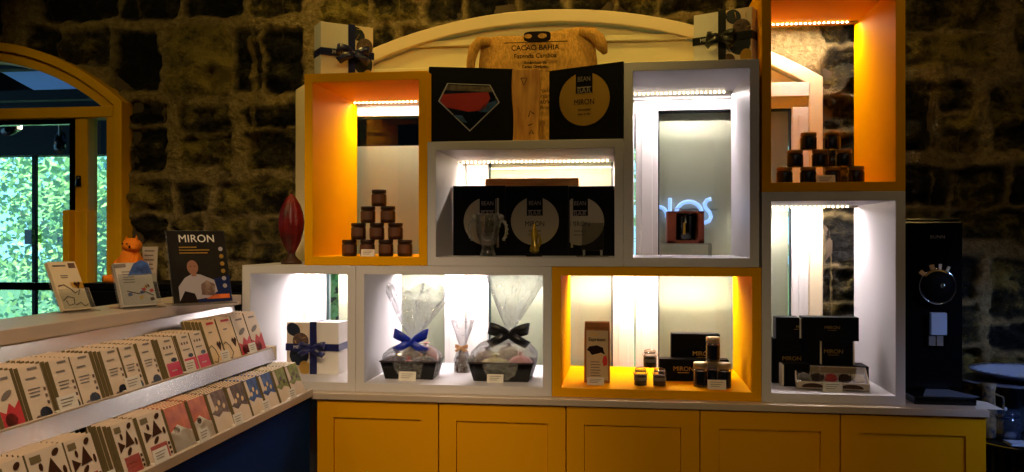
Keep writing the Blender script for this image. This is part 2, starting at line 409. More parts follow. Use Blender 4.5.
# room shell
mb = MB(); mb.box((-4, -3, -.06), (2.4, 3.34, 0), M['soil']); struct(mb.build('floor'))
mb = MB(); mb.box((-4.1, -3.1, 3.1), (2.5, 3.5, 3.2), M['ceilm']); struct(mb.build('ceiling'))
mb = MB(); mb.box((-4.1, -3, 0), (-4.0, 3.4, 3.1), M['plaster']); struct(mb.build('wall_left'))
mb = MB(); mb.box((2.4, -3, 0), (2.5, 3.4, 3.1), M['plaster']); struct(mb.build('wall_right'))
mb = MB(); mb.box((-4.1, -3.1, 0), (2.5, -3.0, 3.1), M['plaster']); struct(mb.build('wall_front'))
# arch reveals behind the stone face (closes the wall thickness)
def reveal(d):
    mb = MB(); arch_frame(mb, d, -.05, .012, 0, YW+.03, YW+.2, M['plaster']); return struct(mb.build('trim_1' if d is WIN else 'trim_2'))
reveal(WIN); reveal(DOOR)

# ------------------------------------------------------------------ window_1 : yellow arched window
w1 = bpy.data.objects.new('window_1', None); C.objects.link(w1); struct(w1)
mb = MB(); arch_frame(mb, WIN, 0, .038, .9, 3.285, 3.40, M['window_yellow']); arch_frame(mb, WIN, .038, .082, .9, 3.305, 3.40, M['window_yellow'])
mb.build('arched_frame', w1, bevel=.004)
zt = at(60, 107, Y=3.3).z; zb_ = at(60, 118, Y=3.3).z
mb = MB(); mb.box((WIN['x0']+.05, 3.30, zb_), (WIN['x1']-.05, 3.39, zt), M['window_yellow']); mb.build('transom', w1, bevel=.004)
def wstile(x0, x1, zlo, zhi, y0=3.31):
    mb = MB(); mb.box((x0, y0, zlo), (x1, 3.38, zhi), M['window_yellow']); return mb.build('stile', w1, bevel=.003)
sx0, sx1 = at(75, 150, Y=3.31).x, at(87.5, 150, Y=3.31).x
wstile(sx0, sx1, .92, zb_+.005)
wstile(2*WIN['cx']-sx1, 2*WIN['cx']-sx0, .92, zb_+.005)
mb = MB(); mb.box((WIN['x0']+.06, 3.30, .88), (WIN['x1']-.06, 3.39, .94), M['window_yellow']); mb.build('bottom_rail', w1)
# black sash inside, with its mid rail
bx = at(71, 150, Y=3.35).x
mb = MB(); mb.box((bx, 3.34, .94), (sx0+.005, 3.375, zb_), M['blackg']); zr = at(40, 290, Y=3.35).z; zr2 = at(40, 282.5, Y=3.35).z
mb.box((-3.4, 3.34, zr), (bx, 3.375, zr2), M['blackg']); mb.box((-3.4, 3.34, zb_-.02), (bx, 3.375, zb_), M['blackg'])
mb.build('sash', w1)
mb = MB(); mb.box((WIN['x0']+.08, 3.356, .94), (WIN['x1']-.08, 3.359, zb_), M['glass'])
A = [(x, z) for x, z in arch_pts(WIN, .08, zt)]
mb.prism(A, RT((0, 3.356, 0)), .003, M['glass']); mb.build('pane', w1)
# wooden pull handle block and black lock
h0, h1 = at(68.5, 250, Y=3.29), at(93, 250, Y=3.29)
mb = MB()
mb.box((h0.x, 3.25, at(80, 283, Y=3.26).z-.02), (h0.x+.03, 3.31, at(80, 210, Y=3.26).z), M['window_yellow'])
mb.box((h1.x-.026, 3.25, at(80, 283, Y=3.26).z-.02), (h1.x, 3.31, at(80, 210, Y=3.26).z), M['window_yellow'])
mb.box((h0.x+.02, 3.29, at(80, 283, Y=3.26).z-.02), (h1.x-.02, 3.31, at(80, 211, Y=3.26).z), M['window_yellow'])
mb.build('pull_handle', w1, bevel=.004)
mb = MB(); c = at(78.5, 181, Y=3.305); mb.lathe([(.008, 0), (.011, .004), (.011, .04), (.008, .045)], M['blackg'], 10, (c.x, 3.305, c.z-.022)); mb.build('lock', w1)

# ------------------------------------------------------------------ door_1 : white arched glazed door with three leaves
d1 = bpy.data.objects.new('door_1', None); C.objects.link(d1); struct(d1)
mb = MB(); arch_frame(mb, DOOR, 0, .05, .02, 3.302, 3.42, M['arch']); mb.build('arched_frame', d1, bevel=.004)
tz0, tz1 = 1.985, 2.04
mb = MB(); mb.box((DOOR['x0']+.05, 3.30, tz0), (DOOR['x1']-.05, 3.40, tz1), M['white_frame']); mb.build('transom', d1, bevel=.003)
pan = [(-1.23, -.725), (-.548, -.05), (.125, .631)]
xs_ = [-1.30]+[v for p in pan for v in p]+[.69]
pt = 1.945
mb = MB()
mb.box((-1.30, 3.315, pt), (.69, 3.385, tz0), M['white_frame'])
mb.box((-1.30, 3.315, .05), (.69, 3.385, .16), M['white_frame'])
mb.build('leaf_rail', d1, bevel=.002)
for a, b in [(-1.30, -1.23), (-.725, -.64), (-.634, -.548), (-.05, .033), (.039, .125), (.631, .69)]:
    mb = MB(); mb.box((a, 3.31, .06), (b, 3.39, pt+.002), M['white_frame'])
    mb.box((a+.022, 3.305, .08), (b-.022, 3.3115, pt-.03), M['white_frame']) if b-a > .05 else None
    mb.build('stile', d1, bevel=.002)
for i, (a, b) in enumerate(pan):
    mb = MB(); mb.box((a, 3.352, .16), (b, 3.356, pt), M['glass']); mb.build('pane', d1)
    mb = MB()
    for x in (a, b-.006): mb.box((x, 3.335, .16), (x+.006, 3.351, pt), M['darkedge'])
    mb.box((a, 3.335, pt-.006), (b, 3.351, pt), M['darkedge']); mb.build('gasket', d1)
    ftop = (at(380, 147, Y=3.39).z if i == 0 else pt-.004); fa = a+(.045 if i == 0 else .006)
    yf_ = 3.377 if i == 2 else 3.358
    mb = MB(); mb.box((fa, yf_, .16), (b-.004, yf_+.002, ftop), M['film']); mb.build('frosted_film', d1)
# tympanum panels under the arch
mb = MB(); mb.prism(arch_pts(DOOR, .055, tz1-.005), RT((0, 3.335, 0)), .02, M['tymp']); mb.build('arch_panel', d1)
mb = MB(); mb.box((-.86, 3.318, 2.222), (.25, 3.336, 2.246), M['tymp']); mb.box((-1.15, 3.325, 2.12), (.56, 3.336, 2.14), M['tymp']); mb.build('panel_moulding', d1, bevel=.004)

# ------------------------------------------------------------------ veranda beyond the openings
mb = MB(); mb.box((-9, 3.56, -.1), (2.4, 6.6, 0), M['soil']); struct(mb.build('veranda_floor'))
# sloping veranda roof: dark boards with soffit panels between beams, reflected sky put into their pale blue
mb = MB()
mb.box((-9, 3.5, 2.95), (2.4, 6.7, 3.0), M['verandawall'])
mb.box((-9, 6.35, 2.13), (2.4, 6.5, 2.95), M['verandawall'])
mb.build('veranda_ceiling')['kind'] = 'structure'
for i in range(9):
    mb = MB(); xa = -8.6+i*1.1
    mb.poly([(xa, 3.6, 2.9), (xa+.75, 3.6, 2.9), (xa+.2, 6.3, 2.62), (xa-.55, 6.3, 2.62)], [(0, 1, 2, 3)], M['soffit'])
    oo = mb.build('ceiling_panel'); struct(oo)
    sm = oo.modifiers.new('s', 'SOLIDIFY'); sm.thickness = .02
mb = MB(); mb.box((-9, 4.3, 2.40), (2.4, 4.38, 2.47), M['verandawall']); mb.box((-9, 5.3, 2.40), (2.4, 5.38, 2.47), M['verandawall']); struct(mb.build('veranda_beam'))
mb = MB(); mb.box((2.4, 3.5, 0), (2.5, 6.6, 3), M['verandawall']); struct(mb.build('veranda_wall'))
# glazed veranda front
w2 = bpy.data.objects.new('window_2', None); C.objects.link(w2); struct(w2)
mb = MB(); xm = at(35, 200, Y=6.42).x
for k in range(-5, 8):
    x = xm+k*1.05; mb.box((x-.014, 6.40, 0), (x+.014, 6.44, 2.14), M['verandawall'])
mb.box((-9, 6.39, 0), (2.4, 6.45, .08), M['verandawall']); mb.build('mullions', w2)
mb = MB(); c = at(30, 237, Y=6.38); mb.box((c.x-.035, 6.36, c.z-.06), (c.x+.03, 6.40, c.z+.06), M['blackg']); mb.build('latch', w2)
mb = MB(); mb.box((-9, 6.418, .08), (2.4, 6.424, 2.13), M['glass']); mb.build('pane', w2)

# ceiling track with two spotlights in the veranda
c = at(17, 127, Y=4.6)
t = thing('track_spotlight', 'lit round spotlight on the veranda ceiling track', 'ceiling spotlight', (c.x, 4.6, c.z))
mb = MB(); mb.lathe([(.028, 0), (.034, .07), (.024, .11)], M['blackg'], 14, T=RT((0, 0, 0), 0, PI*.62)); mb.build('housing', t)
mb = MB(); mb.sphere((0, 0, 0), (.036, .015, .022), M['led']); mb.build('bulb', t)
mb = MB(); mb.tube([(0, .06, .03), (0, .06, .10)], .008, M['blackg']); mb.build('stem', t)
mb = MB(); mb.box((-5.2, 4.6, c.z+.09), (-2.2, 4.78, c.z+.13), M['verandawall']); struct(mb.build('veranda_track'))
c = at(60, 138, Y=4.7)
t = thing('track_spotlight', 'unlit black spotlight hanging tilted near the stile in the veranda', 'ceiling spotlight', (c.x, 4.7, c.z))
mb = MB(); mb.lathe([(.03, -.07), (.034, .0), (.03, .08), (.012, .1)], M['blackg'], 14, T=RT((0, 0, -.03), .6, -.8)); mb.build('housing', t)
mb = MB(); mb.tube([(0, 0, 0), (0, 0, .16)], .01, M['blackg']); mb.build('stem', t)

# garden: ground and trees
mb = MB(); mb.box((-40, 6.7, -.2), (30, 50, -.1), M['grass']); o = mb.build('garden_ground'); struct(o)
def tree(x, y, h, r, m, label, seed, n=6500):
    rg = random.Random(seed); t = thing('tree', label, 'tree', (x, y, -.1), 0, 'trees in the garden')
    mb = MB(); pts = [(0, 0, 0)]
    for k in range(1, 6): pts.append((rg.uniform(-.12, .12)*k/3, rg.uniform(-.1, .1)*k/3, h*.75*k/5))
    mb.tube(pts, [.16*r/1.6*(1-.14*k) for k in range(6)], M['bark'], 7)
    for b in range(5):
        a = rg.uniform(0, 2*PI); s_ = pts[2+b % 3]; mb.tube([s_, (s_[0]+math.cos(a)*r*.6, s_[1]+math.sin(a)*r*.6, s_[2]+h*.25)], [.05, .02], M['bark'], 5)
    mb.build('trunk', t)
    P = []; F = []
    blobs = [(rg.uniform(-.7, .7)*r, rg.uniform(-.5, .5)*r, h*rg.uniform(.22, .95), rg.uniform(.3, .55)*r) for _ in range(18)]
    for k in range(n):
        b = rg.choice(blobs); d = Vector((rg.gauss(0, 1), rg.gauss(0, 1), rg.gauss(0, 1))).normalized()*b[3]*rg.uniform(.75, 1.05)
        c = Vector(b[:3])+d; s_ = rg.uniform(.03, .07)
        u = Vector((rg.gauss(0, 1), rg.gauss(0, 1), rg.gauss(0, 1))).normalized(); v = u.orthogonal().normalized()
        i = len(P); P += [c-u*s_, c+v*s_*.5, c+u*s_, c-v*s_*.5]; F.append((i, i+1, i+2, i+3))
    mb = MB(); mb.poly(P, F, m); o = mb.build('foliage', t)
    return t
kinds = [('leaf', 'bushy mid green garden tree'), ('leaf2', 'blue green garden tree'), ('leaf3', 'pale yellow green garden shrub tree')]
spots = [(-4.2, 8.6, 2.3, 1.2, 2, 'nearest the glass, at the left edge of the window'), (-5.2, 9.4, 2.6, 1.3, 0, 'just left of the veranda mullion'), (-6.2, 12.0, 3.9, 1.9, 1, 'tallest on the slope at far left'),
         (-3.6, 9.0, 2.1, 1.1, 2, 'low behind the narrow pane'), (-4.6, 12.5, 4.6, 2.0, 1, 'rising behind the pale shrub in the middle pane'), (-8.4, 13.5, 4.4, 2.2, 1, 'cut by the left edge of the photo'), (-3.0, 11.8, 3.8, 1.8, 0, 'behind the stile at the right of the window'),
         (-7.2, 10.4, 2.8, 1.4, 0, 'behind the leftmost pane'), (-6.0, 15.5, 5.6, 2.4, 1, 'at the back of the slope, highest crown in view'), (-1.6, 10.5, 3.4, 1.7, 2, 'behind the white door'), (.6, 11.5, 3.8, 1.8, 0, 'farthest right behind the white door')]
for i, (x, y, h, r, k, w) in enumerate(spots): tree(x, y, h, r, M[kinds[k][0]], kinds[k][1]+' '+w, 20+i)

# ------------------------------------------------------------------ worktop and cabinets
YB = 2.80; DEP = .49
ZCT = CZ-.5343
xL = at(316, 400, Y=2.78).x; xR = at(989, 408, Y=2.76).x
mb = MB(); mb.box((xL-.04, 2.755, ZCT-.022), (xR, 3.30, ZCT), M['counter']); tag(mb.build('worktop', bevel=.002), 'pale slim worktop running along the top of the yellow base cabinets', 'worktop')
doors = [316.5, 438.5, 566, 700, 840.5, 987]
which = ['first from the left, beside the navy display stand', 'second from the left, under the two hampers', 'third from the left, under the coffee bag', 'fourth from the left, under the tall glass jars', 'rightmost, under the tray of chocolates and the grinder']
zc1 = ZCT-.022
for i in range(5):
    a = at(doors[i], 430, Y=2.765).x; b = at(doors[i+1], 430, Y=2.765).x
    t = thing('base_cabinet', 'yellow shaker base cabinet, '+which[i], 'cabinet', ((a+b)/2, 2.785, 0), 0, 'yellow base cabinets')
    w = (b-a)/2
    mb = MB(); mb.box((-w+.001, .005, .09), (w-.001, .50, zc1), M['yellow_door']); mb.box((-w+.001, .05, 0), (w-.001, .48, .09), M['gap']); mb.build('carcass', t)
    g = .0022; ins = .058; zl = .1; zh = zc1-.004
    mb = MB(); x0, x1 = -w+g, w-g
    mb.box((x0, -.018, zl), (x0+ins, .003, zh), M['yellow_door']); mb.box((x1-ins, -.018, zl), (x1, .003, zh), M['yellow_door'])
    mb.box((x0+ins, -.018, zh-ins), (x1-ins, .003, zh), M['yellow_door']); mb.box((x0+ins, -.018, zl), (x1-ins, .003, zl+ins), M['yellow_door'])
    mb.box((x0+ins+.0015, -.0115, zl+ins+.0015), (x1-ins-.0015, .003, zh-ins-.0015), M['yellow_door'])
    mb.build('door', t)

# ------------------------------------------------------------------ display boxes
L = dict(a0=-1.1128, a1=-.673, h0=-.0064, h1=.4303, l0=-1.3425, l1=-.9266, l3=-.2456, r0=.4377-.0005, r1=.8805)
m_, bb, t1, t2, t3, rt = CZ-.0978, CZ-.5343, CZ+.571, CZ+.5804, CZ+.3275, CZ+.1474
top4 = 2.249+.03
TH = .0297
BOX = {}
ES = 2.1
def dbox(key, x0, x1, z0, z1, m, label, wl=1.0, warm=(255, 214, 160)):
    t = thing('display_box', label, 'display box', ((x0+x1)/2, YB, z0), 0, 'stacked display boxes')
    w = (x1-x0)/2-.0006; h = z1-z0-.0008
    mb = MB()
    # one open ring: outer and inner rectangles front and back
    O_ = [(-w, 0), (w, 0), (w, h), (-w, h)]; I_ = [(-w+TH, TH), (w-TH, TH), (w-TH, h-TH), (-w+TH, h-TH)]
    P = [(x, 0, z) for x, z in O_]+[(x, 0, z) for x, z in I_]+[(x, DEP, z) for x, z in O_]+[(x, DEP, z) for x, z in I_]
    F = []
    for i in range(4):
        j = (i+1) % 4
        F += [(i, j, j+4, i+4), (i+8, i+12, j+12, j+8), (i, i+8, j+8, j), (i+4, j+4, j+12, i+12)]
    mb.poly(P, F, m); mb.build('frame', t, bevel=.0012)
    ls = MB(); ls.box((-w+TH+.002, DEP-.062, h-TH-.007), (w-TH-.002, DEP-.048, h-TH-.0003), M['led_housing']); s_ = ls.build('led_strip', t)
    mb = MB(); n = int((2*w-2*TH-.02)/.0165)
    for k in range(n):
        x = -w+TH+.012+k*.0165; mb.box((x-.0027, DEP-.0645, h-TH-.0072), (x+.0027, DEP-.0618, h-TH-.0022), M['led'])
    mb.build('diodes', s_)
    ld = bpy.data.lights.new('led_light', 'AREA'); ld.shape = 'RECTANGLE'; ld.size = 2*w-2*TH-.02; ld.size_y = .006; ld.energy = wl*ES; ld.color = lin(warm)[:3]
    ld.spread = PI
    lo = bpy.data.objects.new('led_light', ld); C.objects.link(lo); lo.parent = s_; lo.location = (0, DEP-.055, h-TH-.0085); lo.rotation_euler = (.1, 0, 0)
    BOX[key] = (x0+TH, x1-TH, z0+TH, z1-TH); return t
WH = (255, 243, 240)
dbox('l1', L['l0'], L['l1'], bb, m_, M['white'], 'small white display box at the lower left holding the ribboned gift box', 2.3, WH)
dbox('l2', L['l1'], L['l3'], bb, m_, M['white'], 'wide white display box holding the two cellophane-wrapped hampers', 3.2, WH)
dbox('y', L['l3'], L['r0'], bb, m_, M['yellow'], 'wide yellow display box holding the coffee bag and glass jars', 3.3, (255, 238, 214))
dbox('r', L['r0'], L['r1'], bb, rt, M['white'], 'tall white display box at the right holding stacked black boxes', 2.2, WH)
dbox('ur', L['r0'], L['r1'], rt, top4, M['yellow'], 'tall yellow display box at the upper right with the dark jar pyramid', 1.5, (255, 238, 214))
dbox('a', L['a0'], L['a1'], m_, t1, M['yellow'], 'yellow display box at the upper left with the ten-jar pyramid', 1.7, (255, 238, 214))
dbox('g', L['a1'], L['h0'], m_, t3, M['white'], 'white display box in the centre holding glass trophies and black award cases', 2.4, (255, 238, 216))
dbox('h', L['h0'], L['h1'], m_, t2, M['white'], 'upright white display box with one copper-coloured box on a clear riser', 1.6, WH)

# ------------------------------------------------------------------ helpers for goods
def tagcard(u, v, Y, z, w=.05, h=.028, label='', group=None, rz=0, lean=-.25, where=None):
    c = at(u, v, Y=Y) if where is None else where
    t = thing('price_tag', label, 'price tag', (c.x, c.y, z), rz, group)
    mb = MB(); T = RT((0, 0, 0), 0, lean)
    mb.box((-w/2, -.0006, 0), (w/2, .0006, h), M['paper'], T)
    mb.box((-w/2, 0, 0), (w/2, .016, .0012), M['paper'])
    for k, q in enumerate((.72, .5, .3)):
        mb.box((-w*.34, -.0012, h*q), (w*(.34-.1*k), -.0005, h*q+.0018), M['inkgrey'], T)
    mb.build('card', t); return t

def bow(parent, c, sz, m, T=Matrix(), name='bow', tails=True, up=0.0):
    """loops and tails of ribbon in local XZ plane, facing -y"""
    mb = MB(); c = Vector(c)
    for s in (-1, 1):
        pts = []; wv = []
        for k in range(13):
            a = k/12*2*PI
            x = s*(1-math.cos(a))*.5*sz; y = -.22*sz*math.sin(a)-.006; z_ = .18*sz*(1-math.cos(a))*(.5+up)+.1*sz*math.sin(a)
            pts.append(c+Vector((x, y, z_))); wv.append(Vector((.05*sz, .0, .27*sz*(.3+.7*math.sin(a/2)))))
        mb.band(pts, wv, .0012, m, T)
        if tails:
            pts = [c+Vector((s*q*sz*.95, -.008-.02*math.sin(q*3), -q*sz*.55)) for q in (0, .25, .5, .75, 1)]
            wv = [Vector((.14*sz, 0, .16*sz*s)) for _ in pts]; mb.band(pts, wv, .001, m, T)
    mb.sphere(c+Vector((0, -.01, 0)), (.12*sz, .09*sz, .13*sz), m, T)
    return mb.build(name, parent)

def gift_box(loc, rz, w, d, h, label, ribbon, art_side, bowc, rx_frac=.55, rz_frac=.42, word=True):
    t = thing('gift_box', label, 'gift box', loc, rz)
    mb = MB(); mb.box((-w/2, 0, 0), (w/2, d, h), M['paper']); mb.build('carton', t, bevel=.0015)
    # printed cocoa artwork on one half of the front
    mb = MB(); a0, a1 = ((w*.06, w/2-.001) if art_side > 0 else (-w/2+.001, -w*.06)); rg = random.Random(int(abs(loc[0])*1000))
    aw = a1-a0
    mb.box((a0, -.0012, .001), (a1, -.0002, h-.001), M['cream'])
    def disc(cx, cz, rx, rz_, m, y=-.002, n=18, rot=0):
        pts = []
        for k in range(n):
            a = 2*PI*k/n; x = rx*math.cos(a); z_ = rz_*math.sin(a)
            X = cx+x*math.cos(rot)-z_*math.sin(rot); Z = cz+x*math.sin(rot)+z_*math.cos(rot)
            pts.append((min(max(X, a0), a1), min(max(Z, .001), h-.001)))
        mb.prism(pts, RT((0, y, 0)), .0008, m)
    disc(a0+aw*.55, h*.36, aw*.42, h*.2, M['wine'], -.0020, rot=.2)
    disc(a0+aw*.62, h*.64, aw*.36, h*.16, M['brownp'], -.0024, rot=-.4)
    disc(a0+aw*.3, h*.86, aw*.26, h*.15, M['wine'], -.0022, rot=.9)
    disc(a0+aw*.8, h*.12, aw*.24, h*.14, M['gold'], -.0022, rot=.2)
    disc(a0+aw*.15, h*.1, aw*.2, h*.12, M['brownp'], -.0026, rot=.6)
    for k in range(9):
        x = a0+aw*rg.uniform(.05, .95); z_ = h*rg.uniform(.05, .95); a = rg.uniform(0, PI)
        p = [(x, -.003, z_), (x+aw*.2*math.cos(a), -.003, z_+h*.12*math.sin(a))]
        p = [(min(max(q[0], a0), a1), q[1], min(max(q[2], .003), h-.003)) for q in p]
        mb.tube(p, .0011, M['gold'] if k % 3 else M['ink'], 5)
    mb.build('printed_artwork', t)
    # ribbons round the box
    rw = w*.065; vx = -w/2+w*rx_frac; hz = h*rz_frac; e = .0022
    mb = MB()
    mb.box((vx-rw, -e-.002, -.0), (vx+rw, -.001, h+e), ribbon); mb.box((vx-rw, -e, h), (vx+rw, d+e, h+e), ribbon)
    mb.box((-w/2-e, -e-.0025, hz-rw), (w/2+e, -.001, hz+rw), ribbon); mb.box((w/2, -e, hz-rw), (w/2+e, d, hz+rw), ribbon); mb.box((-w/2-e, -e, hz-rw), (-w/2, d, hz+rw), ribbon)
    mb.build('ribbon', t)
    bow(t, (vx, -.012, hz), bowc, ribbon)
    if word:
        text('MIRON', rw*1.3, M['paper'], t, (vx-w*.24, -.0068, hz), align='CENTER'); 
    return t

def rad(d): return d*PI/180
# gift box on the yellow box (left)
c = at(325, 72, Y=2.92)
gift_box((c.x+.062, c.y+.065, t1), rad(37), .2, .085, .215, 'white gift box with navy ribbon on top of the upper left yellow box', M['navyribbon'], 1, .062, .58, .5)
# gift box on upright white box (right), turned the other way
c = at(692, 60, Y=2.94)
gift_box((c.x+.098, c.y-.035, t2), rad(-27), .205, .08, .186, 'white gift box with black ribbon on top of the upright white box', M['blackribbon'], 1, .05, .5, .5)
# gift box in the lower-left white box
b = BOX['l1']; c = at(313.5, 377, Y=2.97)
gift_box((c.x, 2.96, b[2]), 0, .2, .1, .19, 'white gift box with navy ribbon standing inside the lower left white box', M['navyribbon'], -1, .05, .52, .52)

# cocoa pod sculpture on lower-left box
c = at(291.5, 264, Y=2.95)
t = thing('cocoa_pod', 'dark red cocoa pod standing upright on a small dark wooden foot', 'cocoa pod', (c.x, 2.95, m_))
mb = MB(); mb.lathe([(.038, 0), (.036, .008), (.022, .02), (.014, .032), (.012, .04)], M['pod_base'], 18); mb.build('foot', t)
mb = MB()
mb.lathe([(.008, .03), (.018, .05), (.034, .085), (.044, .125), (.046, .155), (.041, .19), (.030, .22), (.017, .242), (.007, .252), (.003, .26)], M['pod'], 40, fn=lambda a, z: 1+.05*math.cos(10*a)); mb.build('pod', t)
mb = MB(); mb.tube([(0, 0, .256), (.001, 0, .27)], [.005, .004], M['pod_base'], 8); mb.build('stalk', t)

# ---------------- top of centre box: sack, black cases, wooden plank
c = at(535, 141, Y=3.06)
t = thing('jute_sack', 'upright jute sack printed CACAO BAHIA behind the black cases', 'sack', (c.x, 3.13, t3))
def sack():
    # outline in pixels, front view; built as an inflated closed mesh
    rows = []
    top = [(466, 34), (480, 28), (497, 30), (520, 32), (545, 30), (563, 24), (583, 20), (592, 24), (596, 36)]
    s_ = px(3.13, c.x)
    def X(u): return (u-535)*s_
    def Z(v): return (140-v)*s_
    nu, nv = 36, 26; P = []; F = []
    def width(v):  # left,right pixel limits
        if v < 30: return 0
        return 1
    for side in (-1, 1):
        for j in range(nv+1):
            q = j/nv
            for i in range(nu+1):
                p = i/nu; ul = 473-6*math.sin(q*PI*.5)*0+ (6*(1-q)**3); ur = 595+3*math.sin(q*3)-(4*(1-q)**3)
                u = ul+(ur-ul)*p
                tv = np.interp(u, [473, 480, 491, 520, 549, 565, 579, 590, 598], [35, 28, 25, 25.5, 22.5, 20, 18.5, 21, 34])
                v = tv+(140-tv)*q
                ed = min(1, math.sin(PI*p)**.45); tp = min(1, (q*3.2+.02))**.6
                th = .045*ed*tp+.002
                nz_ = noise.noise(Vector((u*.05, v*.05, side*3)))*.005*ed+(.003*math.sin(u*.22+v*.03)*ed*max(0, 1-q*2.5))
                P.append((X(u), side*(th)+nz_, Z(v)))
    n = (nu+1)*(nv+1)
    for s_i in range(2):
        for j in range(nv):
            for i in range(nu):
                a = s_i*n+j*(nu+1)+i; f = (a, a+1, a+nu+2, a+nu+1); F.append(f if s_i == 0 else tuple(reversed(f)))
    for j in range(nv):
        a = j*(nu+1); F.append((a, a+nu+1, n+a+nu+1, n+a)); a += nu; F.append((a, n+a, n+a+nu+1, a+nu+1))
    for i in range(nu):
        F.append((i, n+i, n+i+1, i+1)); a = nv*(nu+1)+i; F.append((a, a+1, n+a+1, n+a))
    mb = MB(); mb.poly(P, F, M['jute'], True); return mb, X, Z
mb, SX, SZ = sack(); mb.build('cloth', t)
# twisted corner ears of the sack
mb = MB(); mb.tube([(SX(488), -.01, SZ(31)), (SX(478), -.02, SZ(31)), (SX(472), -.022, SZ(38)), (SX(469), -.02, SZ(50)), (SX(468), -.02, SZ(66))], [.018, .022, .020, .017, .015], M['jute'], 12); mb.build('corner_ear', t)
mb = MB(); mb.tube([(SX(578), -.012, SZ(24)), (SX(589), -.02, SZ(26)), (SX(596), -.024, SZ(32)), (SX(600), -.026, SZ(40)), (SX(603), -.026, SZ(47))], [.014, .024, .025, .022, .009], M['jute'], 12); mb.build('corner_ear', t)
mb = MB(); yf = -.0635
pts = [(math.cos(a)*abs(math.cos(a))**-.5*.050 if abs(math.cos(a)) > 1e-3 else 0, math.sin(a)*abs(math.sin(a))**-.5*.0195 if abs(math.sin(a)) > 1e-3 else 0) for a in [2*PI*k/28 for k in range(28)]]
mb.prism([(x+SX(537), z_+SZ(30.5)) for x, z_ in pts], RT((0, yf, 0)), .002, M['ink'])
mb.box((SX(504), yf-.001, SZ(36.3)), (SX(567), yf, SZ(35.6)), M['ink'])
for dx, r in ((-9, .011), (5, .013)):
    pts = [(SX(537+dx)+r*1.3*math.cos(2*PI*k/16), SZ(30)+r*.7*math.sin(2*PI*k/16)) for k in range(16)]
    mb.prism(pts, RT((0, yf-.0015, 0)), .002, M['jute'])
mb.build('printed_emblem', t)
for s_, v, sz in (('CACAO BAHIA', 41.5, .027), ('Fazenda Camboa', 49.5, .0235), ('Amêndoas de', 56, .0155), ('Cacau Orgânico', 60, .0155)):
    text(s_, sz, M['ink'], t, (SX(535), yf-.001, SZ(v)), bold=.0003, sx=.98)
for k in range(7):
    mbt = None
text('Produto\nOrgânico\n60 kg\nBrasil', .021, M['ink'], t, (SX(546), yf-.001, SZ(92)))

def case_T(u0, v0b, u1, Y0, Y1):
    a = at(u0, v0b, Y=Y0); b = at(u1, v0b, Y=Y1); d = Vector((b.x-a.x, Y1-Y0)); return a, math.atan2(d.y, d.x), d.length
# left black case with gem-shaped window
a, rz, w = case_T(429, 140, 514, 2.86, 2.94)
t = thing('presentation_case', 'black case with a gem-shaped window showing red and blue, left of the plank', 'presentation case', (a.x, a.y, t3), rz)
s_ = px(2.9, a.x); H = 76*s_
mb = MB(); mb.box((0, 0, 0), (w, .035, H), M['black']); mb.build('case', t, bevel=.001)
gem = [(447, 80), (490, 80.5), (499.5, 98), (469.5, 127.5), (438, 98)]
def gx(u): return (u-429)/85*w
def gz(v): return (140-v)*s_
G = [(gx(u), gz(v)) for u, v in gem]; cxg = sum(p[0] for p in G)/5; czg = sum(p[1] for p in G)/5
def scl(P_, k): return [(cxg+(x-cxg)*k, czg+(z_-czg)*k) for x, z_ in P_]
mb = MB(); mb.prism(scl(G, 1.0), RT((0, -.0012, 0)), .001, M['lid_silver']); mb.prism(scl(G, .95), RT((0, -.0018, 0)), .001, M['blackg']); mb.build('window_rim', t)
mb = MB(); y = -.0026
def q4(P_, m): mb.prism([(gx(u), gz(v)) for u, v in P_], RT((0, y, 0)), .0008, m)
q4([(448, 82), (489, 82.5), (492, 88), (445, 87)], M['greyp']); q4([(443, 91), (488, 88), (490, 94), (484, 106), (468, 108), (446, 104), (440, 98)], M['redp'])
q4([(484, 100), (497, 96), (497, 99), (488, 108), (478, 108)], M['bluep']); q4([(452, 111), (462, 112), (467, 119), (462, 118)], M['bluep'])
mb.build('printed_insert', t)
mb = MB(); mb.prism(scl(G, .96), RT((0, -.0042, 0)), .001, M['glass']); mb.build('window_pane', t)

a, rz, w = case_T(549, 140, 623, 2.93, 2.855)
t = thing('presentation_case', 'black case with a gold disc window lettered in black, right of the plank', 'presentation case', (a.x, a.y, t3), rz)
s_ = px(2.89, a.x); H0, H1 = 74*s_, 78.5*s_
mb = MB(); mb.prism([(0, 0), (w, 0), (w, H1*.985), (0, H0)], RT((0, 0, 0)), .035, M['black']); mb.build('case', t, bevel=.001)
def disc_part(t, cx, cz, r, m, strip=True, y=0, cut=None, cut2=None, textm=None, k=1, award=True):
    pts = [(cx+r*math.cos(2*PI*q/48), cz+r*math.sin(2*PI*q/48)) for q in range(48)]
    if cut is not None: pts = [(max(x, cut), z_) for x, z_ in pts]
    if cut2 is not None: pts = [(min(x, cut2), z_) for x, z_ in pts]
    mb = MB(); mb.prism(pts, RT((0, y-.0015, 0)), .0012, m); mb.build('disc_window', t)
    mb = MB(); mb.box((cx-r*.33, y-.003, cz+r*.22), (cx+r*.33, y-.0016, cz+r*1.02), M['black'])
    mb.box((cx-r*.28, y-.0036, cz+r*.42), (cx+r*.28, y-.003, cz+r*.46), textm)
    mb.build('hanging_banner', t)
    text('BEAN', r*.26, textm, t, (cx, y-.0038, cz+r*.74), sx=.8); text('BAR', r*.3, textm, t, (cx, y-.0038, cz+r*.31), sx=1)
    text('MIRON', r*.3, M['ink'], t, (cx, y-.0025, cz-r*.12), sx=.85)
    text('chocolate', r*.13, M['ink'], t, (cx, y-.0025, cz-r*.4)); text('bean to bar', r*.11, M['ink'], t, (cx, y-.0025, cz-r*.56))
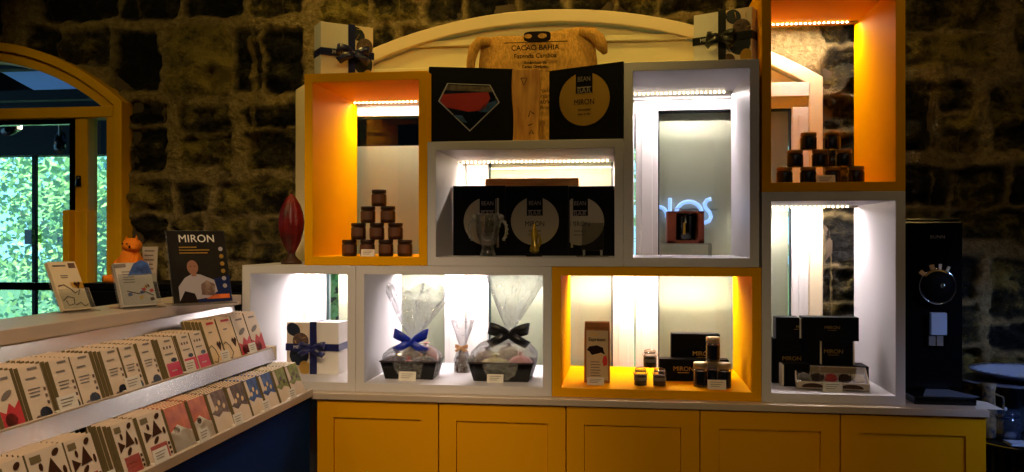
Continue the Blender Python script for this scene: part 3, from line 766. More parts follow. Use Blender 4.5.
disc_part(t, (585-549)/74*w, (140-97)*s_, 26.5*s_, M['gold'], textm=M['inkgrey'])

c = at(527, 140, Y=2.91)
t = thing('carved_plank', 'narrow upright wooden plank with carved marks between the two black cases', 'wood plank', (c.x, 2.885, t3))
s_ = px(2.89, c.x); mb = MB()
pts = []
for k in range(13): q = k/12; pts.append((-13.5*s_+.0035*math.sin(q*6)-.001, q*74*s_))
for k in range(13): q = 1-k/12; pts.append((13.5*s_-.003*math.sin(q*5+1)-.002, q*74*s_))
mb.prism(pts, RT((0, 0, 0)), .03, M['wood']); mb.build('plank', t, bevel=.003)
mb = MB()
for p in ([(-.01, .225), (0, .20), (.012, .225), (-.01, .225)], [(.016, .09), (.022, .11), (.036, .10)], [(.014, .06), (.03, .065)], [(.02, .03), (.026, .045), (.034, .03)]):
    mb.tube([(x-.008, -.0008, z_) for x, z_ in p], .0018, M['pod_base'], 5)
mb.build('carving', t)

# ---------------- inside centre box
b = BOX['g']; zf = b[2]
c = at(531, 257, Y=3.12)
t = thing('wooden_board', 'orange wooden board standing behind the three black award cases', 'wood board', (c.x, 3.14, zf))
s_ = px(3.14, c.x); mb = MB(); mb.box((-47*s_, 0, 0), (47*s_, .02, (257-180)*s_), M['wood2']); mb.build('board', t, bevel=.002)
M['greydisc'] = mat('taupe_disc', (160, 148, 126), .25, spec=.6, coat=.3)
segs3 = [(453, 505, 488, 222.5, 'leftmost, behind the two-handled crystal vase'), (505.6, 568, 535, 222, 'middle one, behind the small golden figure'), (568.6, 615, 580, 222, 'rightmost, behind the clear glass plaque')]
for i, (u0, u1, uc, vc, w_) in enumerate(segs3):
    a_, b_ = at(u0, 250, Y=3.06), at(u1, 250, Y=3.06); s_ = px(3.06, a_.x)
    t = thing('award_case', 'black award case with a dull round window, '+w_, 'award case', (a_.x, 3.06, zf), 0, 'black award cases in the centre box')
    w = b_.x-a_.x; mb = MB(); mb.box((0, 0, 0), (w, .035, (256.5-187)*s_), M['black']); mb.build('case', t, bevel=.001)
    disc_part(t, (uc-u0)*s_, (256.5-vc)*s_, 24*s_, M['greydisc'], textm=M['inkgrey'], cut=None if i < 2 else .004, cut2=None if i else (496.5-u0)*s_)
    if i != 1:
        x = ((497.5 if i == 0 else 571)-u0)*s_
        mb = MB(); mb.box((x, -.008, .03), (x+.008, -.0045, (256-199)*s_), M['greydisc']); mb.build('ribbon_strip', t)
# crystal vase with scroll handles
c = at(486.5, 257, Y=2.90)
t = thing('crystal_vase', 'clear crystal trophy vase with two scrolled handles on a solid foot', 'trophy', (c.x, 2.93, zf))
mb = MB(); prof = [(.031, 0), (.029, .006), (.024, .02), (.022, .035), (.027, .05), (.038, .075), (.042, .105), (.044, .145), (.047, .152), (.044, .152), (.039, .115), (.036, .085), (.024, .06), (.004, .052)]
mb.lathe(prof, M['crystal'], 32, fn=lambda a, z: 1+.025*math.cos(12*a), cap=False); mb.build('vase', t)
M['crystal_solid'] = mat('cut_crystal', (220, 216, 205), .12, spec=.8, trans=.6, var=.3, scale=60, bump=.5, bscale=120)
for s in (-1, 1):
    mb = MB(); pts = []
    for k in range(22):
        a = k/21*1.6*PI; r = .017; pts.append((s*(.052+r*math.sin(a)*.8+.003*(k % 2)), 0, .085-r*1.5*math.cos(a)+k*.0012))
    mb.tube(pts, [.005+.0018*(k % 2) for k in range(22)], M['crystal_solid'], 8)
    mb.sphere((s*.047, -.002, .138), .012, M['crystal_solid']); mb.build('handle', t)
# small golden figure
c = at(533.5, 257, Y=2.90)
t = thing('award_figure', 'small golden abstract figure award on a low black block', 'trophy', (c.x, 2.93, zf))
M['goldglass'] = mat('amber_gold', (196, 160, 50), .2, metal=.5, coat=.5, var=.4, scale=30)
mb = MB(); mb.box((-.028, -.02, 0), (.028, .02, .011), M['blackg']); mb.build('base', t, bevel=.001)
mb = MB(); mb.lathe([(.010, .011), (.016, .02), (.018, .03), (.013, .045), (.011, .06), (.013, .075), (.010, .09), (.006, .097), (.004, .11), (.001, .118)], M['goldglass'], 16, fn=lambda a, z: 1+.15*math.cos(2*a+z*60)); mb.build('body', t)
mb = MB(); mb.tube([(.012, 0, .03), (.021, 0, .05), (.017, 0, .075), (.008, 0, .06)], [.004, .005, .004, .002], M['goldglass'], 8); mb.build('arm', t)
# clear plaque
c = at(592.5, 257, Y=2.90)
t = thing('glass_plaque', 'clear rectangular glass plaque on two posts over a thin clear base', 'trophy', (c.x, 2.92, zf))
mb = MB(); mb.box((-.055, -.025, 0), (.055, .025, .005), M['crystal']); mb.build('base', t, bevel=.001)
mb = MB(); mb.box((-.037, -.004, .022), (.037, .004, .118), M['crystal']); mb.build('plaque', t, bevel=.001)
for s in (-1, 1):
    mb = MB(); mb.box((s*.03-.004, -.007, .005), (s*.03+.004, .007, .024), M['crystal_solid']); mb.build('post', t)

# ---------------- upright white box H: copper box with dark jar on a clear riser, neon reflection put in as glowing tubes beyond the glass
b = BOX['h']; zf = b[2]; c = at(685.5, 258, Y=3.04); s_ = px(3.04, c.x)
t = thing('clear_riser', 'low clear acrylic riser under the copper-coloured box', 'display riser', (c.x, 3.02, zf))
mb = MB(); hh = 13*s_
mb.box((-25*s_, 0, hh-.004), (25*s_, .09, hh), M['plastic_clear']); mb.box((-25*s_, 0, 0), (-25*s_+.004, .09, hh-.004), M['plastic_clear']); mb.box((25*s_-.004, 0, 0), (25*s_, .09, hh-.004), M['plastic_clear']); mb.build('riser', t)
M['copper'] = mat('copper_card', (158, 78, 52), .5, rgb2=(130, 58, 40), scale=10)
t = thing('windowed_box', 'copper-coloured carton with a cut-out window and folded top on the riser', 'box', (c.x, 3.03, zf+hh))
W_, H_ = 18*s_, 32*s_
mb = MB(); mb.box((-W_, .105, 0), (W_, .112, H_), M['copper']); mb.box((-W_, 0, 0), (-W_+.002, .11, H_), M['copper']); mb.box((W_-.002, 0, 0), (W_, .11, H_), M['copper'])
mb.box((-W_, 0, 0), (W_, .11, .002), M['copper']); mb.box((-W_, 0, H_-.002), (W_, .11, H_), M['copper'])
mb.box((-W_, -.001, 0), (-W_*.52, .001, H_), M['copper']); mb.box((W_*.66, -.001, 0), (W_, .001, H_), M['copper']); mb.box((-W_, -.001, 0), (W_, .001, H_*.1), M['copper']); mb.box((-W_, -.001, H_*.94), (W_, .001, H_), M['copper'])
mb.build('carton', t)
mb = MB()
for s in (-1, 1):
    mb.band([(0, .02, H_), (s*.02, .015, H_+.012), (s*.04, .02, H_+.008), (s*.045, .02, H_+.001)], [(0, .012, 0)]*4, .001, M['orangep'])
mb.build('folded_top', t)
t = thing('candle_jar', 'black cylindrical jar with gold print seen inside the copper-coloured carton', 'jar', (c.x+.002, 3.068, zf+hh+.003))
mb = MB(); mb.lathe([(.031, 0), (.0345, .004), (.0345, H_-.02), (.031, H_-.014)], M['blackg'], 22); mb.build('jar', t)
mb = MB(); mb.lathe([(.032, H_-.014), (.032, H_-.006)], M['darkjar'], 22); mb.build('lid', t)
mb = MB(); mb.box((-.011, -.0352, .03), (-.003, -.033, .07), M['gold']); mb.build('printed_label', t)
# neon letters mirrored in the pane, put in as glowing tubes
c0 = at(684, 210, Y=3.40)
t = thing('neon_reflection', 'pale blue neon letters reflected in the glass, shaped as tubes behind the copper-coloured box', 'neon reflection', (c0.x, 3.366, c0.z))
def nl(pts, nm='letter_tube'):
    P_ = []
    for u, v in pts: p = at(u, v, Y=3.366); P_.append((p.x-c0.x, 0, p.z-c0.z))
    mb = MB(); mb.tube(P_, .0074, M['neon'], 8); mb.build(nm, t)
def arc(cx, cy, rx, ry, a0, a1, n=14): return [(cx+rx*math.cos(rad(a0+(a1-a0)*k/n)), cy-ry*math.sin(rad(a0+(a1-a0)*k/n))) for k in range(n+1)]
nl(arc(659, 216, 8, 9, 110, -10)); nl([(670, 198), (670, 206), (670, 215), (669, 222)])
nl(arc(689, 214, 13, 12.5, 175, -175, 22))
nl([(711, 199), (707, 200), (704.5, 204), (706, 208.5), (709.5, 212), (711, 217), (709, 221), (704, 223)])
mb = MB(); mb.box((-.13, .008, -.004), (.13, .0105, .004), M['plastic_clear']); mb.build('mounting_bar', t)

# ---------------- jar maker
def jar(name, label, cat, loc, w, h, glassm, lidm, fill=None, labm=None, group=None, labfrac=(.2, .7)):
    t = thing(name, label, cat, loc, random.uniform(-.3, .3)*0, group); r = w/2; lh = h*.22
    mb = MB(); mb.lathe([(r*.86, 0), (r*.98, h*.04), (r, h*.1), (r, h*.66), (r*.95, h*.73), (r*.84, h-lh)], glassm, 20); mb.build('jar_body', t)
    if fill:
        mb = MB(); mb.lathe([(r*.82, h*.03), (r*.93, h*.08), (r*.93, h*.56), (r*.8, h*.62)], fill, 16); mb.build('contents', t)
    mb = MB(); mb.lathe([(r*.9, h-lh), (r*.97, h-lh+.001), (r*.97, h-.0015), (r*.92, h)], lidm, 20); mb.build('lid', t)
    if labm:
        mb = MB(); seg = 12; a0, a1 = -PI/2-.95, -PI/2+.95; P_ = []; F = []
        for k in range(seg+1):
            a = a0+(a1-a0)*k/seg
            for z_ in labfrac: P_.append(((r+.0006)*math.cos(a), (r+.0006)*math.sin(a), h*z_))
        for k in range(seg): F.append((2*k, 2*k+2, 2*k+3, 2*k+1))
        mb.poly(P_, F, labm, True); mb.build('label', t)
    return t
# pyramid of ten brown jars
b = BOX['a']; zf = b[2]; Yj = 2.90; s_ = px(Yj, -.9); hj = 16.6*s_; wj = 15*s_
proto = None
rows = [([349.5, 367.5, 386, 405], 257, 'bottom'), ([358.5, 377, 395.5], 240.5, 'third'), ([368, 388], 224, 'second'), ([379], 207.5, 'top')]
pos = {4: ['leftmost', 'second from the left', 'third from the left', 'rightmost'], 3: ['left', 'middle', 'right'], 2: ['left', 'right'], 1: ['only']}
for k, (us, v, nm) in enumerate(rows):
    for j, u in enumerate(us):
        c = at(u, 240, Y=Yj); loc = (c.x, Yj, zf+k*hj); lab = 'small brown jar, %s in the %s row, upper left yellow box' % (pos[len(us)][j], nm)
        if proto is None: proto = jar('spread_jar', lab, 'jar', loc, wj, hj, M['honey'], M['lid_brown'], None, M['jarlabel'], 'pyramid of ten brown jars')
        else: dup(proto, loc, None, lab)
tagcard(367.5, 256, Yj-.045, zf, .05, .026, 'small price tag in front of the brown jar pyramid', 'price tags')
# dark jars in upper right box
b = BOX['ur']; zf = b[2]; Yj = 2.91; s_ = px(Yj, .65); hj = 17.2*s_; wj = 15.8*s_
proto = None
rows = [([784.5, 808, 832.5, 856], 'bottom'), ([795, 820, 844], 'middle'), ([808.5, 832], 'top')]
pos[2] = ['left', 'right']
for k, (us, nm) in enumerate(rows):
    for j, u in enumerate(us):
        c = at(u, 170, Y=Yj); loc = (c.x, Yj, zf+k*hj); lab = 'small dark blue jar, %s in the %s row, upper right yellow box' % (pos[len(us)][j], nm)
        if proto is None: proto = jar('preserve_jar', lab, 'jar', loc, wj, hj, M['darkjar'], M['lid_gold'], None, None, 'stack of nine dark jars')
        else: dup(proto, loc, None, lab)
mb = None
tagcard(826, 182, Yj-.045, zf, .06, .028, 'small price tag in front of the dark jar stack', 'price tags')

# ---------------- right white box: black cartons and a tray of chocolates
b = BOX['r']; zf = b[2]
def carton(u0, v0, u1, v1, Y, zb, label, word=None, wu=None, d=.06, white_end=0, ws=.02, rz=0, cat='box'):
    a_, c_ = at(u0, v1, Y=Y), at(u1, v0, Y=Y); s_ = px(Y, a_.x); w = c_.x-a_.x; h = (v1-v0)*s_
    t = thing('black_carton', label, cat, (a_.x, Y, zb), rz, None)
    mb = MB(); mb.box((0, 0, 0), (w, d, h), M['black']); mb.build('carton', t, bevel=.0012)
    if white_end:
        x = w if white_end > 0 else -.006
        mb = MB(); mb.box((x, .001, .003), (x+.006, d-.001, h-.003), M['cream']); mb.build('cream_end', t, bevel=.001)
    if word:
        text(word, ws, M['gold'], t, (w*.5 if wu is None else (wu-u0)*s_, -.0012, h*.56)); mb = MB(); x = w*.5 if wu is None else (wu-u0)*s_; mb.box((x-ws*.9, -.0012, h*.56-ws*.62), (x+ws*.9, -.0004, h*.56-ws*.55), M['gold']); mb.build('gold_line', t)
    return t, h
Yb = 2.99
t, h1_ = carton(772, 331, 803, 375.5, Yb, zf, 'black carton with gold lettering standing at the left of the stack', 'MIRON', 791, white_end=0)
carton(784, 354, 810, 376.5, Yb-.062, zf, 'low black carton lying front left, cream at its left end', None, white_end=-1)
t, h2_ = carton(811, 357.5, 869, 377.5, Yb-.03, zf, 'long low black carton at the bottom right of the stack', None, d=.09)
t, h3_ = carton(822.5, 333.5, 853, 357.5, Yb-.01, zf+h2_, 'black carton with gold lettering in the middle of the stack', 'MIRON', 833, white_end=1)
t, h3b = carton(804.5, 333.5, 820, 357.5, Yb-.01, zf+h2_, 'narrow black carton between the two gold lettered ones', None, white_end=1)
t, h4_ = carton(802.5, 310, 859, 333.5, Yb-.01, zf+h2_+max(h3_, h3b), 'wide black carton lying on top at the right of the stack', 'MIRON', 831, ws=.016, white_end=0)
carton(776, 309.5, 799.5, 331, Yb, zf+h1_, 'small black carton on top at the left, cream at its right end', 'M', 797, ws=.014, white_end=1)
# tray of chocolates
M['cover'] = glass_mat('thin_clear_lid', (252, 252, 252), .0, 0, .1); M['foil_s'] = mat('silver_foil', (190, 184, 180), .4); M['foil_g'] = mat('gold_coloured_foil', (226, 196, 96), .4); M['foil_r'] = mat('red_foil', (214, 40, 44), .4)
c = at(832, 390, Y=2.87); 
t = thing('chocolate_tray', 'open cream tray holding five wrapped chocolates in front of the black cartons', 'chocolate tray', (c.x, 2.865, zf), rad(-7)); W_ = .115
mb = MB(); T = RT((0, 0, .004), 0, .42)
hw = .113; dp = .10
mb.box((-hw, 0, 0), (hw, dp, .003), M['cream'], T)
for (a_, b_) in (((-hw, 0, 0), (-hw+.004, dp, .026)), ((hw-.004, 0, 0), (hw, dp, .026)), ((-hw, dp-.004, 0), (hw, dp, .026))): mb.box(a_, b_, M['cream'], T)
mb.box((-hw, 0, 0), (hw, .004, .026), M['cream'], T); mb.build('tray', t)
for x in (-.06, .06):
    mb = MB(); pts = [(x+.036*math.cos(k/12*PI), .008+.02*math.sin(k/12*PI)) for k in range(13)]; pts = [(a, b_*.8) for a, b_ in pts]; mb.prism(pts, T @ RT((0, -.0012, 0)), .001, M['pod_base']); mb.build('cut_out', t)
mb = MB(); mb.box((-hw+.003, .002, .0262), (hw-.003, dp-.002, .0266), M['cover'], T); mb.build('clear_cover', t)
cm = [('foil_s', 'silver-grey', 'first from the left'), ('brownp', 'dark brown', 'second from the left'), ('foil_r', 'red', 'in the middle'), ('choc', 'dark chocolate brown', 'fourth from the left'), ('foil_g', 'gold', 'at the right end')]
for k, (mk, cn, wn) in enumerate(cm):
    x = -.086+k*.043
    T2 = t.matrix_basis @ T @ RT((x, dp*.5, .0035))
    o = thing('wrapped_chocolate', '%s wrapped chocolate piece %s of the tray' % (cn, wn), 'wrapped chocolate', T2.to_translation(), rad(-7), 'five chocolates in the tray')
    o.rotation_euler = T2.to_euler()
    rg = random.Random(k)
    mb = MB(); mb.lathe([(.016, 0), (.020, .005), (.020, .013), (.012, .020), (.002, .022)], M[mk], 14, fn=lambda a, z, k=k: 1+.12*math.sin(5*a+k)); mb.build('foil', o)
    mb = MB()
    for s in (-1, 1): mb.band([(s*.014, 0, .012), (s*.018, 0, .016), (s*.019, .001, .020)], [(0, .005, 0), (0, .008, .001), (0, .01, .002)], .0008, M['paper'] if k % 2 == 0 else M[mk])
    mb.build('twist_end', o)
tagcard(833, 391, 2.845, zf, .062, .032, 'small price tag in front of the chocolate tray', 'price tags')

# ---------------- lower yellow box
b = BOX['y']; zf = b[2]
c = at(597, 381, Y=2.91); s_ = px(2.91, c.x)
t = thing('coffee_bag', 'tall kraft paper coffee bag with folded top and cream label', 'coffee bag', (c.x, 2.91, zf))
w = 12.8*s_; h = 61*s_; dd = .045
mb = MB(); prof = [(0, w, dd), (.15, w*1.01, dd), (.6, w, dd*.9), (.86, w*.99, dd*.55), (.94, w*.98, dd*.3), (1.0, w*.97, dd*.25)]
P_ = []; F = []
for q, ww, d_ in prof: P_ += [(-ww, -d_/2+.022, q*h), (ww, -d_/2+.022, q*h), (ww, d_/2+.022, q*h), (-ww, d_/2+.022, q*h)]
for j in range(len(prof)-1):
    for k in range(4): F.append((j*4+k, j*4+(k+1) % 4, j*4+4+(k+1) % 4, j*4+4+k))
F += [(3, 2, 1, 0), tuple(range(len(P_)-4, len(P_)))]
mb.poly(P_, F, M['kraft']); mb.build('bag', t, bevel=.002)
mb = MB(); mb.box((-w*.93, .004, h*.9), (w*.99, .012, h*.99), M['kraft']); mb.build('folded_top', t, bevel=.002)
M['creamlab'] = mat('coffee_label', (196, 178, 144), .6)
mb = MB(); yl = -.0018; mb.box((-w*.82, yl, h*.05), (w*.86, yl+.001, h*.86), M['creamlab'])
pts = [(-.8, .54), (-.6, .6), (0, .62), (.5, .58), (.62, .47), (.3, .5), (0, .48), (-.4, .46), (-.6, .52)]
mb.prism([(x*w, z_*h) for x, z_ in pts], RT((0, yl-.001, 0)), .001, M['ink'])
mb.prism([(w*.8, h*.38), (w*.8, h*.3), (w*.5, h*.28), (w*.42, h*.36), (w*.5, h*.44), (w*.72, h*.46)], RT((0, yl-.001, 0)), .001, M['redp'])
mb.prism([(w*.45, h*.6), (w*.55, h*.64), (w*.62, h*.56), (w*.55, h*.5)], RT((0, yl-.0015, 0)), .001, M['creamlab'])
for k in range(6): mb.box((-w*.5, yl-.0008, h*(.34-.045*k)), (w*(.2+.08*(k % 2)), yl, h*(.355-.045*k)), M['inkgrey'])
mb.box((-w*.55, yl-.0008, h*.79), (w*.05, yl, h*.805), M['gold'])
mb.build('label', t)
text('Espresso', .0165, M['ink'], t, (0, yl-.001, h*.715), bold=.0003)
tagcard(595.5, 384, 2.87, zf, .058, .026, 'small price tag in front of the coffee bag', 'price tags')
# clip-top bean jars
Yj = 2.885; s_ = px(Yj, .1); hj = 18.3*s_; wj = 13.2*s_
def clip_jar(loc, label):
    t = thing('clip_top_jar', label, 'jar', loc, 0, 'three small clip-top jars'); r = wj/2; h = hj
    mb = MB(); mb.lathe([(r*.9, 0), (r*.98, .003), (r*.98, h*.62), (r*.8, h*.76), (r*.8, h*.8)], M['jarglass'], 18); mb.build('glass_body', t)
    mb = MB(); mb.lathe([(r*.86, .002), (r*.9, .005), (r*.9, h*.55), (r*.7, h*.6)], M['beans'], 16); mb.build('beans', t)
    mb = MB(); mb.lathe([(r*.86, h*.81), (r*.9, h*.84), (r*.84, h*.93), (r*.3, h)], M['jarglass'], 18); mb.build('lid', t)
    mb = MB(); mb.tube([(r*.84*math.cos(2*PI*k/16), r*.84*math.sin(2*PI*k/16), h*.8) for k in range(16)], .0012, M['lid_brown'], 5, closed=True)
    for s in (-1, 1): mb.tube([(s*r*.84, 0, h*.8), (s*r*1.15, 0, h*.7), (s*r*.86, 0, h*.55)], .001, M['lid_brown'], 5)
    mb.build('wire_clip', t)
    mb = MB(); mb.lathe([(r*.995, h*.3), (r*.995, h*.48)], M['inkgrey'], 18, cap=False); mb.build('label', t)
    return t
cj = clip_jar((at(640.5, 385, Y=Yj).x, Yj, zf), 'small clip-top jar of beans, bottom left of the three')
dup(cj, (at(659.5, 385, Y=Yj).x, Yj, zf), None, 'small clip-top jar of beans, bottom right of the three')
dup(cj, (at(650, 367, Y=Yj).x, Yj, zf+hj), None, 'small clip-top jar of beans on top of the other two')
# black cartons behind tall jars
carton(671, 331, 720, 376, 3.04, zf, 'large black carton with gold lettering behind the tall jars', 'MIRON', 702, d=.05, ws=.022)
carton(659, 353.5, 729, 375.5, 2.985, zf, 'long low black carton with gold lettering in front of the large one', 'MIRON', 683, d=.05, ws=.022)
# tall jars
Yj = 2.875; s_ = px(Yj, .25); wj = 14.4*s_; hj = 25*s_
def tjar(loc, label): return jar('nib_jar', label, 'jar', loc, wj, hj, M['jarglass'], M['lid_silver'], M['beans'], M['darkjar'], 'four tall jars with silver lids', (.12, .68))
j0 = tjar((at(700.5, 385, Y=Yj).x, Yj, zf), 'tall dark jar with silver lid, bottom left of the group')
dup(j0, (at(724, 386, Y=Yj).x, Yj, zf), None, 'tall dark jar with silver lid, bottom right of the group')
dup(j0, (at(712.3, 380, Y=Yj+.036).x, Yj+.034, zf), None, 'tall dark jar with silver lid standing behind, under the top one')
dup(j0, (at(713, 380, Y=Yj+.015).x, Yj+.016, zf+hj), None, 'tall dark jar with silver lid on top of the others')
tagcard(717, 388, 2.838, zf, .06, .032, 'small price tag in front of the tall jars', 'price tags')

# ---------------- hampers
def hamper(u0, u1, vt, vb, Y, zf, ribbon, label, bowu, bowv, bsz, tagu, plume, goods, blab):
    cu = (u0+u1)/2; c = at(cu, vb, Y=Y); s_ = px(Y, c.x); w = (u1-u0)/2*s_; h = (vb-vt)*s_; d = w*.62
    t = thing('gift_hamper', label, 'gift hamper', (c.x, Y, zf))
    mb = MB(); k = .84
    O_ = [(-w*k, -d*k, 0), (w*k, -d*k, 0), (w*k, d*k, 0), (-w*k, d*k, 0), (-w, -d, h), (w, -d, h), (w, d, h), (-w, d, h)]
    q = .004; I_ = [(-w+q, -d+q, h), (w-q, -d+q, h), (w-q, d-q, h), (-w+q, d-q, h), (-w*k+q, -d*k+q, .004), (w*k-q, -d*k+q, .004), (w*k-q, d*k-q, .004), (-w*k+q, d*k-q, .004)]
    F = [(3, 2, 1, 0)]+[(i, (i+1) % 4, (i+1) % 4+4, i+4) for i in range(4)]+[(i+4, (i+1) % 4+4, (i+1) % 4+8, i+8) for i in range(4)]+[(i+8, (i+1) % 4+8, (i+1) % 4+12, i+12) for i in range(4)]+[(12, 13, 14, 15)]
    mb.poly(O_+I_, F, M['blackg']); mb.build('tray', t, bevel=.0015)
    mb = MB(); mb.tube([(-w, -d, h), (w, -d, h), (w, d, h), (-w, d, h)], .003, M['lid_brown'], 6, closed=True); mb.build('rim', t)
    # crumpled cellophane: lower dome gathered at the bow then flaring plume
    bz = (vb-bowv)*s_; bx = (bowu-cu)*s_; tz = (vb-plume[2])*s_; pl0 = (plume[0]-cu)*s_; pl1 = (plume[1]-cu)*s_
    seg = 40; P_ = []; F = []
    rings = [(0.004, .87, 0), (h, 1.05, 0), (h+(bz-h)*.3, 1.02, .1), (h+(bz-h)*.6, .8, .3), (h+(bz-h)*.85, .42, .8), (bz-.004, .1, 1), (bz+.006, .1, 1)]
    n1 = len(rings)
    for z_, k_, bl in rings:
        for i in range(seg):
            a = 2*PI*i/seg; cs, sn = math.cos(a), math.sin(a); e = 2/3.2
            x = w*k_*math.copysign(abs(cs)**e, cs); y = d*k_*math.copysign(abs(sn)**e, sn)
            nn = noise.noise(Vector((cs*3+u0, sn*3, z_*18)))*.014*(1 if .2 < k_ < 1.04 else .3)
            P_.append((x*(1+nn*4)+bx*bl, y*(1+nn*3), z_))
    prg = [(.25, .3), (.55, .62), (.8, .85), (1.0, 1.0)]
    for q_, wd in prg:
        for i in range(seg):
            a = 2*PI*i/seg; cs, sn = math.cos(a), math.sin(a)
            fold = .35*math.sin(a*7+q_*2)+.2*math.sin(a*13+q_*5); xm_ = (pl0+pl1)/2*q_+bx*(1-q_); hw_ = (pl1-pl0)/2*wd+.008
            P_.append((xm_+hw_*cs, (.012+.05*wd)*(sn*.8+fold*.6), bz+(tz-bz)*q_*(1+.1*math.sin(a*5)*q_)+.0))
    N_ = n1+len(prg)
    for j in range(N_-1):
        for i in range(seg): F.append((j*seg+i, j*seg+(i+1) % seg, (j+1)*seg+(i+1) % seg, (j+1)*seg+i))
    mb = MB(); mb.poly(P_, F, M['cello'], True); mb.build('cellophane', t)
    bow(t, (bx, -.025, bz), bsz, ribbon, up=blab)
    # goods inside the hamper
    for k2, (fx, fy, sx_, sy_, sz_, m, gl) in enumerate(goods):
        g = thing('wrapped_treat', gl, 'chocolate treat', (c.x+fx*w, Y+fy*d, zf+h*.35), 0)
        mb = MB(); mb.sphere((0, 0, sz_*s_+.0), (sx_*s_, sy_*s_, sz_*s_), m, seg=16)
        o = mb.build('wrapper', g)
        dm = o.modifiers.new('sub', 'SUBSURF'); dm.levels = dm.render_levels = 1
        mb = MB(); mb.lathe([(sx_*s_*.25, 0), (sx_*s_*.1, .006), (sx_*s_*.3, .012)], m, 10, (0, 0, sz_*s_*1.95), cap=False); mb.build('twist_end', g)
    return t
b = BOX['l2']; zf = b[2]
M['choc_mix'] = mat('mixed_chocolate_pieces', (74, 46, 34), .45, rgb2=(30, 18, 16), scale=80, bump=.7, bscale=90)
M['pink_mix'] = mat('pink_sweets', (214, 150, 140), .5, rgb2=(186, 96, 90), scale=50)
M['gold_wrap'] = mat('gold_wrapper', (190, 176, 104), .35, metal=.4, bump=.6, bscale=60)
hamper(384, 441, 361, 378.5, 2.95, zf, M['blueribbon'], 'black tray hamper in cellophane tied with a royal blue bow', 413, 342, .062, 0, (388, 452, 290),
       [(-.5, -.25, 14, 11, 8, M['choc_mix'], 'bag of dark chocolates at the left inside the blue-bowed hamper'), (.0, .3, 13, 10, 12, M['greyp'], 'brown pouch at the back inside the blue-bowed hamper'),
        (.42, .35, 14, 9, 12.5, M['pink_mix'], 'pink and white sweets at the back right inside the blue-bowed hamper'), (.48, -.35, 14, 11, 8, M['choc_mix'], 'round bag of dark chocolates at the right inside the blue-bowed hamper'), (-.06, -.5, 8, 7, 6, M['redp'], 'small red wrapped sweet in the front of the blue-bowed hamper')], .8)
tagcard(407, 381.5, 2.865, zf, .062, .032, 'small price tag leaning on the blue-bowed hamper', 'price tags')
hamper(471, 535.5, 361, 379.5, 2.95, zf, M['blackribbon'], 'black tray hamper in cellophane tied with a black bow', 510, 333, .072, 0, (487, 548, 268),
       [(-.52, .1, 13, 10, 11, M['greyp'], 'brown pouch at the left inside the black-bowed hamper'), (-.22, -.3, 16, 11, 8, M['gold_wrap'], 'gold wrapped sweet bag at the front inside the black-bowed hamper'),
        (.15, .35, 14, 10, 13, M['greyp'], 'tall taupe pouch at the back inside the black-bowed hamper'), (.55, -.1, 13, 11, 9, M['pink_mix'], 'pale pink sweet bag at the right inside the black-bowed hamper')], .2)
tagcard(495, 383, 2.865, zf, .058, .030, 'small price tag leaning on the black-bowed hamper', 'price tags')
c = at(463.5, 369, Y=3.1); s_ = px(3.1, c.x)
t = thing('sweet_pouch', 'small cellophane pouch of chocolates with a tan bow between the two hampers', 'sweet pouch', (c.x, 3.08, zf))
mb = MB(); mb.lathe([(6.5*s_, 0), (7.5*s_, .008), (7.5*s_, 12*s_), (5*s_, 19*s_), (1.5*s_, 24*s_)], M['choc_mix'], 14, fn=lambda a, z: 1+.08*math.sin(5*a+z*80)); mb.build('chocolates', t)
mb = MB(); mb.lathe([(7.8*s_, .001), (8.3*s_, .01), (8*s_, 13*s_), (5.4*s_, 20*s_), (1.8*s_, 25*s_), (5*s_, 32*s_), (9*s_, 44*s_), (11*s_, 52*s_)], M['cello'], 28, fn=lambda a, z: 1+.14*math.sin(7*a+z*40), cap=False); mb.build('cellophane', t)
M['tan'] = mat('tan_ribbon', (206, 158, 110), .5); bow(t, (0, -.012, 25*s_), .024, M['tan'])

# ------------------------------------------------------------------ grinder at right end of worktop
c0 = at(905, 407, Y=2.95); c1 = at(963, 300, Y=2.95); s_ = px(2.95, 1.02)
gx0, gx1 = c0.x-.012, c1.x; W_ = gx1-gx0; gh = at(940, 221, Y=2.95).z-ZCT
t = thing('coffee_grinder', 'tall black coffee grinder with a chrome ring dial at the right end of the worktop', 'coffee grinder', ((gx0+gx1)/2, 2.95, ZCT))
mb = MB(); mb.box((-W_/2, 0, .03), (W_/2, .30, gh), M['blackg']); mb.build('housing', t, bevel=.006)
mb = MB(); mb.box((-W_/2+.01, -.0, gh), (W_/2-.01, .28, gh+.008), M['blackg']); mb.build('top_cover', t, bevel=.003)
bw = at(977, 402, Y=2.82)
mb = MB(); mb.prism([(-W_/2, 0), (-W_/2+.0, .025), (bw.x-(gx0+gx1)/2, .025), (bw.x-(gx0+gx1)/2, 0)], RT((0, -.13, 0)), .40, M['blackg']); mb.build('base', t, bevel=.004)
M['greyrub'] = mat('drip_mat', (96, 104, 124), .4)
mb = MB(); mb.poly([(-W_/2+.03, -.12, .026), (.1, -.12, .026), (.05, .0, .026), (-.02, 0, .026), (-W_/2+.03, -.12, .029), (.1, -.12, .029), (.05, .0, .029), (-.02, 0, .029)], [(0, 1, 2, 3), (4, 5, 6, 7), (0, 1, 5, 4), (1, 2, 6, 5), (2, 3, 7, 6), (3, 0, 4, 7)], M['greyrub']); mb.build('catch_tray', t)
def gp(u, v, Y=2.95): p = at(u, v, Y=Y); return p.x-(gx0+gx1)/2, p.z-ZCT
dx, dz = gp(938, 286.5, 2.93); R_ = 17*s_
mb = MB(); mb.tube([(dx+R_*math.cos(2*PI*k/40), -.02, dz+R_*math.sin(2*PI*k/40)) for k in range(40)], .0032, M['chrome'], 8, closed=True); mb.build('dial_ring', t)
